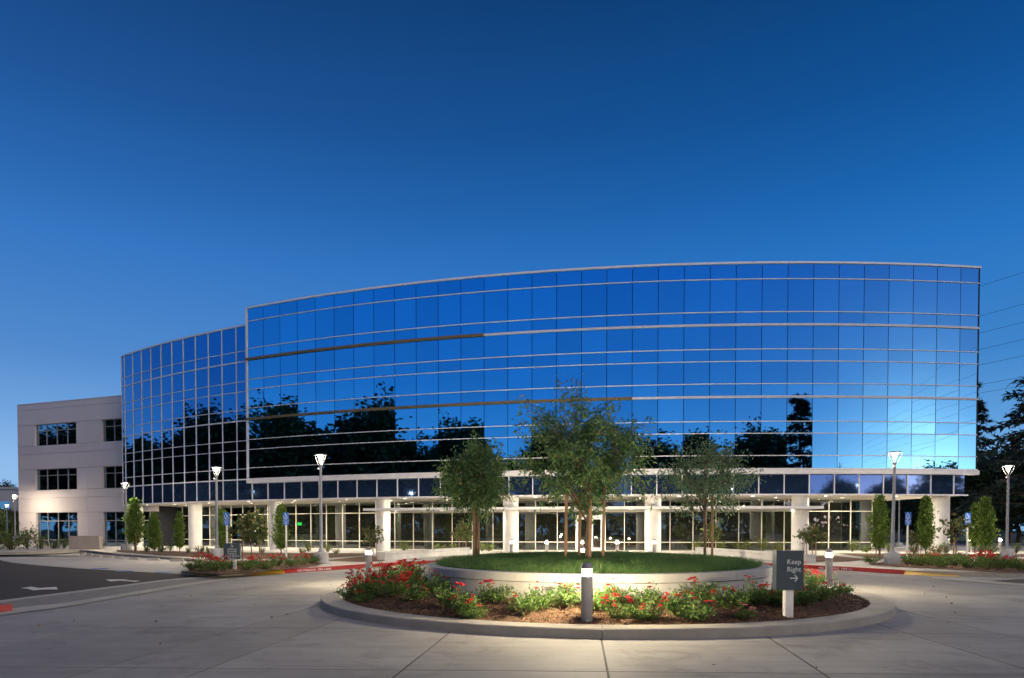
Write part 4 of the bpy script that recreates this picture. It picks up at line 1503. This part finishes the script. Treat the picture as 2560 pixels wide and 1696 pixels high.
SH = [shrub_mesh(60), shrub_mesh(61, 0.6, 0.6, 500), shrub_mesh(62, 0.95, 0.45, 420)]
ORD = ['first', 'second', 'third', 'fourth', 'fifth', 'sixth', 'seventh', 'eighth', 'ninth', 'tenth', 'eleventh', 'twelfth', 'thirteenth', 'fourteenth', 'fifteenth', 'sixteenth', 'seventeenth', 'eighteenth', 'nineteenth', 'twentieth', 'twenty-first', 'twenty-second', 'twenty-third', 'twenty-fourth', 'twenty-fifth']
left_sh = [(366, 1381, 0.8), (404, 1381, 0.9), (425, 1380, 0.6), (470, 1383, 0.55), (500, 1382, 0.8), (520, 1385, 0.5), (655, 1384, 0.55), (757, 1384, 0.6), (772, 1382, 0.8), (820, 1381, 0.9), (840, 1385, 0.5)]
mid_sh = [(1010, 1379, 1.0), (1098, 1380, 0.9), (1135, 1380, 0.7), (1205, 1379, 0.8), (1222, 1379, 0.9), (1745, 1380, 1.0), (1800, 1380, 1.0), (1855, 1380, 1.2), (1905, 1380, 1.1), (1945, 1380, 1.0)]
right_sh = [(2130, 1380, 1.1), (2165, 1382, 0.8), (2222, 1383, 0.8), (2286, 1386, 1.0), (2340, 1385, 1.0), (2365, 1386, 0.9), (2452, 1385, 0.8), (2482, 1384, 1.0), (2540, 1386, 0.8)]
for lst, nm in ((left_sh, 'in the bed under the glass wing'), (mid_sh, 'against the lobby glass'), (right_sh, 'in the beds right of the canopy')):
    for i, (x, yb, s_) in enumerate(lst):
        q = P(x, yb, 0.15)
        place('shrub', f'low green shrub, {ORD[i]} from the left {nm}', 'shrub', (q.x, q.y, 0.15), list(zip(('stems', 'foliage'), SH[i % 3])), RND.uniform(0, 6), (s_,) * 3, 'low shrubs by the building')
for i, (x, yb, s_, lb) in enumerate(((70, 1374, 2.0, 'bushy upright shrub against the concrete wall beside the standpipe'), (103, 1374, 1.7, 'yellow green shrub below the concrete wing window'),
                                     (135, 1373, 1.2, 'dull low shrub left of the screen wall'), (160, 1373, 1.1, 'dry shrub touching the left end of the screen wall'), (252, 1373, 1.0, 'twiggy shrub at the right end of the screen wall'),
                                     (28, 1376, 2.6, 'large pale shrub at the left edge behind the pole light'))):
    q = P(x, yb, 0.12)
    place('shrub', lb, 'shrub', (q.x, q.y, 0.1), list(zip(('stems', 'foliage'), SH[(i + 2) % 3])), i, (s_,) * 3, 'shrubs by the concrete wing')

# roses


def rose_mesh(seed, H=0.42, r0=0.42, n=900, nf=26, petal='petal', LL=0.055):
    r = np.random.default_rng(seed)
    stems = MB()
    C, D, tips = [], [], []
    for i in range(34):
        a = r.uniform(0, 2 * PI); rr_ = r0 * math.sqrt(r.uniform(0.02, 1))
        e = np.array([rr_ * math.cos(a), rr_ * math.sin(a), H * (1 - 0.45 * (rr_ / r0) ** 2) * r.uniform(0.55, 1.15)])
        s = np.array([e[0] * 0.2, e[1] * 0.2, 0])
        m = (s + e) / 2 + np.array([0, 0, 0.05])
        stems.tube([s, m, e], [0.006, 0.004, 0.002], 3)
        k = n // 34
        t = r.uniform(0.2, 1.02, k)[:, None]
        C.append((1 - t) ** 2 * s + 2 * t * (1 - t) * m + t * t * e + r.normal(0, 0.035, (k, 3)))
        D.append(np.tile((e - s) / np.linalg.norm(e - s), (k, 1)))
        tips.append(e)
    C = np.concatenate(C); C[:, 2] = np.maximum(C[:, 2], 0.015)
    fol = quads_mesh('foliage', leaves(r, C, np.concatenate(D), LL, LL * 0.55, 0.8), M['rose'])
    fl = []
    hot = sorted(tips, key=lambda q_: -q_[2] + r.normal(0, 0.08))[:max(3, nf // 3)]
    for i in range(nf):
        e = hot[r.integers(len(hot))] + r.normal(0, 0.045, 3) * np.array([1, 1, 0.6]) + np.array([0, 0, 0.03])
        R_ = r.uniform(0.036, 0.062)
        for ring, (cnt, tilt, ro) in enumerate(((6, 0.35, 1.0), (5, 0.9, 0.72), (3, 1.25, 0.45))):
            for j in range(cnt):
                a = 2 * PI * j / cnt + ring * 0.5 + r.uniform(-0.2, 0.2)
                u = np.array([math.cos(a), math.sin(a), 0]); v = np.array([-math.sin(a), math.cos(a), 0]); zz = np.array([0, 0, 1.0])
                out = u * math.cos(tilt) + zz * math.sin(tilt)
                fl.append([e, e + out * R_ * ro * 0.6 + v * R_ * ro * 0.55, e + out * R_ * ro * 1.15, e + out * R_ * ro * 0.6 - v * R_ * ro * 0.55])
    return stems.mesh('stems', M['bark']), fol, quads_mesh('blossoms', np.array(fl), M[petal])


RP = ('stems', 'foliage', 'blossoms')
RM = {'many': [rose_mesh(80 + i, 0.5, 0.45, 850, 34) for i in range(3)], 'few': [rose_mesh(90 + i, 0.40, 0.40, 1000, 8) for i in range(3)],
      'pink': [rose_mesh(99, 0.3, 0.3, 450, 16, 'pink')], 'none': [rose_mesh(105 + i, 0.42, 0.38, 850, 2) for i in range(2)]}


def isl_z(x, y):
    dx, dy = x - IC.x, y - IC.y
    return mulch_h(math.hypot(dx, dy), math.atan2(dy, dx)) - 0.01


def rose(x, y, kind, s_, label, group, z=None, v=None):
    ms = RM[kind]
    me = ms[(v if v is not None else RND.randrange(len(ms))) % len(ms)]
    return place('rose_bush', label, 'rose bush', (x, y, isl_z(x, y) if z is None else z), list(zip(RP, me)), RND.uniform(0, 6), (s_, s_, s_ * RND.uniform(0.9, 1.1)), group)


# dense red mass at the left of the island: (pixel x, base y, kind, scale)
mass = [(905, 1480, 'many', 1.15), (880, 1490, 'many', 0.9), (930, 1492, 'many', 1.15), (965, 1475, 'many', 1.2), (1000, 1463, 'many', 1.25), (1035, 1458, 'many', 1.2), (975, 1497, 'many', 1.0),
        (1020, 1492, 'many', 1.05), (1045, 1478, 'none', 1.15), (950, 1460, 'many', 1.2), (905, 1500, 'few', 0.7), (1010, 1440, 'many', 1.2)]
for i, (x, y, k, s_) in enumerate(sorted(mass)):
    q = P(x, y, 0.2)
    s_ *= 0.86
    rose(q.x, q.y, k, s_, f'red flowering rose bush, {ORD[i]} from the left in the dense mass by the planter', 'roses massed at the island left', v=i)
front = [(1035, 1508, 'few', 0.85), (1095, 1495, 'few', 1.1), (1130, 1522, 'few', 1.0), (1165, 1532, 'few', 0.95), (1185, 1538, 'few', 0.7), (1235, 1518, 'few', 1.05), (1315, 1536, 'none', 0.95), (1345, 1530, 'none', 1.0),
         (1415, 1528, 'few', 1.15), (1400, 1510, 'few', 0.8), (1505, 1532, 'none', 1.0), (1530, 1528, 'none', 1.05), (1610, 1546, 'few', 0.8), (1620, 1528, 'none', 1.0), (1670, 1530, 'few', 0.7), (1705, 1540, 'few', 0.95), (1740, 1545, 'few', 0.9), (1755, 1520, 'few', 1.05)]
front.sort()
for i, (x, y, k, s_) in enumerate(front):
    q = P(x, y, 0.2)
    s_ *= 0.95
    rose(q.x, q.y, k, s_, f'small rose bush, {ORD[i]} from the left along the front of the planter wall', 'roses along the planter front', v=i)
for x, y, s_, lb in ((1545, 1545, 0.75, 'low rose bush with bright coral red cluster right of the nearest bollard'),):
    q = P(x, y, 0.2); rose(q.x, q.y, 'many', s_, lb, 'roses along the planter front')
q = P(1862, 1542, 0.2); rose(q.x, q.y, 'pink', 0.75, 'low rose bush with pale pink blossoms between the slate sign and planter wall', 'roses along the planter front')
rightr = [(1830, 1528, 'few', 1.1), (1880, 1520, 'few', 1.15), (1925, 1518, 'few', 1.0), (1960, 1522, 'few', 0.9), (2005, 1516, 'few', 1.0), (2050, 1505, 'few', 0.95), (2085, 1490, 'few', 0.85), (2030, 1462, 'many', 0.95), (2060, 1452, 'many', 0.9), (2110, 1478, 'none', 0.75), (2025, 1490, 'none', 0.9), (2000, 1440, 'many', 1.0)]
rightr.sort()
for i, (x, y, k, s_) in enumerate(rightr):
    q = P(x, y, 0.2)
    s_ *= 0.85
    rose(q.x, q.y, k, s_, f'rose bush, {ORD[i]} from the left around the slate Keep Right sign', 'roses at the island right', v=i)
lb_ = [(478, 1424, 'none', 0.9), (508, 1428, 'many', 1.0), (530, 1424, 'many', 1.1), (552, 1427, 'many', 1.0), (575, 1420, 'few', 1.0), (620, 1425, 'few', 1.0), (640, 1418, 'many', 1.0), (665, 1423, 'few', 0.9), (690, 1414, 'many', 0.9), (725, 1416, 'few', 0.9), (755, 1412, 'many', 0.9), (780, 1408, 'none', 1.0)]
for i, (x, y, k, s_) in enumerate(lb_):
    q = P(x, y, 0.18)
    rose(q.x, q.y, k, s_, f'rose bush, {ORD[i]} from the left in the bed with the slate parking sign', 'roses in the left bed', 0.16, v=i)
rb_ = [(2180, 1408, 'none', 1.0), (2275, 1410, 'few', 1.1), (2300, 1414, 'none', 1.2), (2330, 1412, 'few', 1.2), (2355, 1418, 'few', 1.1), (2385, 1414, 'none', 1.2), (2420, 1420, 'few', 1.1), (2445, 1417, 'many', 1.1), (2470, 1424, 'many', 1.1), (2500, 1424, 'many', 1.0), (2530, 1420, 'none', 1.1), (2552, 1426, 'few', 1.0), (2340, 1403, 'few', 1.1), (2480, 1408, 'few', 1.1), (2400, 1405, 'none', 1.1)]
rb_.sort()
for i, (x, y, k, s_) in enumerate(rb_):
    q = P(x, y, 0.18)
    rose(q.x, q.y, k, s_, f'rose bush, {ORD[i]} from left in the bed right of the leaning pole', 'roses in the right bed', 0.16, v=i)

# ------------------------------------------------------------------ big trees: right background, left background, and those across the drive
BT = [tree_meshes(200 + i, 16, 2.2 + i * 0.4, 5.2, 14, 620, 34, 0.46, 0.34, 0.35, 'dark_tree', 0.38, 0.03, 0.2, 0.42) for i in range(3)]


def conifer_mesh(seed, H, r0, gaps=0.5, leaf='cedar', LL=0.55, nb=90, droop=0.25, npb=34):
    r = np.random.default_rng(seed)
    mb = MB()
    mb.tube([(0, 0, 0), (0, 0, H * 0.5), (0, 0, H)], [0.35, 0.2, 0.03], 7)
    C, D = [], []
    for i in range(nb):
        t = (i + r.uniform(0, 1)) / nb
        z = H * (0.10 + 0.9 * t)
        L = r0 * (1 - t) ** 0.75 * r.uniform(0.5, 1.15) + 0.3
        a = r.uniform(0, 2 * PI)
        u = np.array([math.cos(a), math.sin(a), 0])
        e = np.array([0, 0, z]) + u * L + np.array([0, 0, -droop * L * r.uniform(0.2, 1)])
        m = np.array([0, 0, z]) + u * L * 0.55 + np.array([0, 0, 0.06 * L])
        s = np.array([0, 0, z])
        mb.tube([s, m, e], [0.06, 0.04, 0.01], 4)
        k = npb
        tt = r.uniform(0.15, 1.05, k)[:, None]
        pts = (1 - tt) ** 2 * s + 2 * tt * (1 - tt) * m + tt * tt * e
        side = np.array([-u[1], u[0], 0])
        pts = pts + side * (r.normal(0, 0.16, (k, 1)) * L * tt) + r.normal(0, 0.10, (k, 3))
        C.append(pts); D.append(np.tile(u + np.array([0, 0, -0.35]), (k, 1)))
    return mb.mesh('trunk', M['bark'], True), quads_mesh('crown', leaves(r, np.concatenate(C), np.concatenate(D), LL, LL * 0.28, 0.5), M[leaf])


CED = conifer_mesh(300, 20, 8.0, LL=0.8, nb=110, npb=60, droop=0.3)
CON = conifer_mesh(301, 22, 3.6, LL=0.8, nb=150, npb=34, droop=0.15)


def big(x, Y, ytop, base_s, mesh, label, H0, grp, name='tree', wide=1.0):
    q = PY(x, 1324, Y)
    H = PY(x, ytop, Y).z
    s_ = H / H0
    place(name, label, 'tree', (q.x, q.y, -0.1), list(zip(TR, mesh)), RND.uniform(0, 6), (s_ * wide, s_ * wide, s_), grp)


big(2600, 62, 880, 1, CED, 'great drooping cedar rising at the right edge of the view', 20, 'conifers', 'cedar_tree', 1.0)
big(2425, 92, 960, 1, CON, 'dark pine poking out behind the right end of the glass building', 22, 'conifers', 'pine_tree', 1.1)
for x, Y, yt, wd, v, lb in ((2300, 78, 1222, 1.5, 0, 'dark tree mass seen under the raised right corner of the building'), (2230, 90, 1215, 1.4, 1, 'dark tree behind the gap left of the rightmost column'),
                            (2385, 74, 1190, 1.5, 2, 'dark tree right behind the rightmost column'), (2475, 70, 1140, 1.2, 0, 'dark rounded tree behind the far right pole light'),
                            (2545, 76, 1110, 1.2, 1, 'dark tree under the cedar at the right edge'), (2640, 66, 1100, 1.2, 2, 'broad dark tree just past the right edge'),
                            (2440, 88, 1130, 1.2, 1, 'tall dark tree between the pine and the right pole light')):
    big(x, Y, yt, 1, BT[v], lb, 16, 'trees at the right background', 'tree', wd)
for x, Y, yt, wd, v, lb in ((20, 90, 1268, 1.3, 0, 'dark tree at the far left edge before the distant building'), (-25, 86, 1262, 1.3, 1, 'dark tree cut by the left frame edge'), (6, 150, 1205, 1.0, 2, 'distant tree top over the far building at the left')):
    big(x, Y, yt, 1, BT[v], lb, 16, 'trees at the left background', 'tree', wd)
big(37, 150, 1218, 1, BT[1], 'small distant tree top beside the concrete wing edge', 16, 'trees at the left background', 'tree', 0.8)
# mirrored trees (standing across the drive, around the viewpoint)
mir = [(-93, 68, 17.5, 1.3, 0), (-88, 52, 17, 1.2, 1), (-82, 44.8, 21, 1.1, 2), (-82, 37, 20.5, 1.2, 0), (-78, 28, 18, 1.2, 1), (-76, 22, 22.5, 1.1, 2), (-71, 11.4, 19.5, 1.2, 0), (-60, 2, 22.5, 1.15, 1),
       (-66, -3, 18, 1.1, 2), (-47, -14, 18.5, 1.2, 0), (-40, -16, 20, 1.0, 2), (-22, -29, 18.5, 1.1, 1), (9, -37, 18, 1.1, 2), (22, -37, 19, 1.0, 0), (37, -34, 19, 1.3, 1), (104, -37, 15, 1.4, 2), (90, -50, 13.5, 1.3, 0), (76, -60, 13.5, 1.0, 1)]
mir += [(-86, 60, 15.5, 1.2, 2), (-74, 17, 16.5, 1.1, 1), (-54, -8, 17, 1.1, 0), (-34, -22, 15, 1.1, 1), (-10, -35, 13.5, 1.2, 2), (50, -38, 13, 1.1, 0)]
mir.sort(key=lambda m_: math.atan2(m_[1] - 45, m_[0]) if m_[1] < 45 else -9)
for i, (x, y, H, wd, v) in enumerate(mir):
    s_ = H / 16
    place('tree', f'dark tree across the drive, {ORD[i]} from the left among those mirrored in the glass', 'tree', (x, y, -0.1), list(zip(TR, BT[v])), RND.uniform(0, 6), (s_ * wd * 1.25, s_ * wd * 1.25, s_ * 0.98), 'trees mirrored in the facade')
place('pine_tree', 'tall pine across the drive, mirrored right of the middle of the facade', 'tree', (47.6, -31, -0.1), list(zip(TR, CON)), 1.0, (1.5, 1.5, 1.08), 'conifers')

# ------------------------------------------------------------------ power line passing at the right
wd = Vector((-0.43, 1.0, 0)).normalized()
anchor = PY(2500, 1324, 60.0)
wire_px = [(2503, 701), (2503, 776), (2503, 818), (2503, 864), (2503, 902), (2503, 952), (2503, 976)]
for i, (x, y) in enumerate(wire_px):
    c0 = PY(x, y, 60.0)
    off = (i % 3) * 0.9
    pts = []
    for s in np.linspace(-290, 110, 60):
        sag = 0.00018 * (s + 20) ** 2 if s > -150 else 0.00018 * 16900
        pts.append((c0.x + wd.x * s + off * 0.3, c0.y + wd.y * s, c0.z + sag - 0.05 * 0))
    o = MB().tube(pts, 0.014, 5).build('overhead_wire', M['wire'])
    tag(o, f'overhead wire at the right, {ORD[i]} from the top', 'wire', 'overhead wires')
for s, lb in ((-290, 'tall steel power pole behind the viewpoint carrying the wires'), (110, 'tall steel power pole behind the building carrying the wires')):
    c0 = PY(2503, 1324, 60.0)
    t = empty('power_pole', (c0.x + wd.x * s, c0.y + wd.y * s, -0.1)); tag(t, lb, 'power pole')
    MB().lathe([(0.35, 0), (0.15, 28)], 12).build('shaft', M['pole'], t, True)
    for (x, y) in wire_px:
        z = PY(x, y, 60).z + 0.00018 * (s + 20) ** 2
        MB().box(-0.1, 1.2, -0.06, 0.06, z - 0.08, z - 0.03).build('cross_arm', M['pole'], t)
q = PY(2526, 1324, 74)
t = empty('utility_pole', (q.x, q.y, -0.1)); tag(t, 'brown wooden utility pole beside the cedar', 'utility pole')
MB().lathe([(0.16, 0), (0.12, PY(2526, 1085, 74).z)], 10).build('shaft', M['bark'], t, True)
MB().box(-1.1, 1.1, -0.06, 0.06, 10.6, 10.75).build('cross_arm', M['bark'], t)

# ------------------------------------------------------------------ distant building at the far left
q = PY(0, 1324, 128)
t = empty('distant_building', (q.x - 12, q.y, -0.1)); tag(t, 'low pale distant building at the left edge behind the trees', 'building')
zt = PY(10, 1222, 128).z
MB().box(-25, 14.6, 0, 16, 0, zt).build('wall', M['farwall'], t)
MB().box(-25.2, 14.8, -0.2, 16, zt, zt + 0.4).build('roof', M['farwall'], t)
for i in range(8):
    MB().box(-25 + i * 4.9 + 0.3, -25 + i * 4.9 + 4.7, -0.06, 0.0, zt - 4.3, zt - 2.3).build('window', M['window'], t)

# ------------------------------------------------------------------ far wood closing the view behind the viewpoint (seen mirrored low in the glass)
r = np.random.default_rng(77)
Cw = []
for i in range(15000):
    a = math.radians(r.uniform(75, 312))            # compass from +Y clockwise
    d = r.uniform(62, 78)
    hmax = 6.5 + 3.0 * noise.noise(Vector((math.cos(a) * 9, math.sin(a) * 9, 0))) + 2.0 * noise.noise(Vector((math.cos(a) * 30, math.sin(a) * 30, 5)))
    Cw.append((d * math.sin(a) * 1.25, d * math.cos(a), max(0.1, r.uniform(0, 1) ** 0.8 * hmax)))
Cw = np.array(Cw)
V = leaves(r, Cw, r.normal(0, 1, Cw.shape), 1.3, 0.9, 0.8)
tag(link('treeline', quads_mesh('treeline', V, M['dark_tree'])), 'low dark far-off wood mirrored along the foot of the glass', 'wood', kind='stuff')

# ------------------------------------------------------------------ fallen leaves on the drive
r = np.random.default_rng(9)
Cl = np.stack([r.uniform(-9, 12, 70), r.uniform(5.5, 24, 70), np.full(70, 0.012)], 1)
Cl = Cl[np.hypot(Cl[:, 0] - IC.x, Cl[:, 1] - IC.y) > 6.35]
tag(link('fallen_leaves', quads_mesh('fallen_leaves', leaves(r, Cl, r.normal(0, 1, Cl.shape) * np.array([1, 1, 0.05]), 0.07, 0.035, 0.1), M['chip'])), 'few dry brown leaves scattered over the drive', 'leaves', kind='stuff')
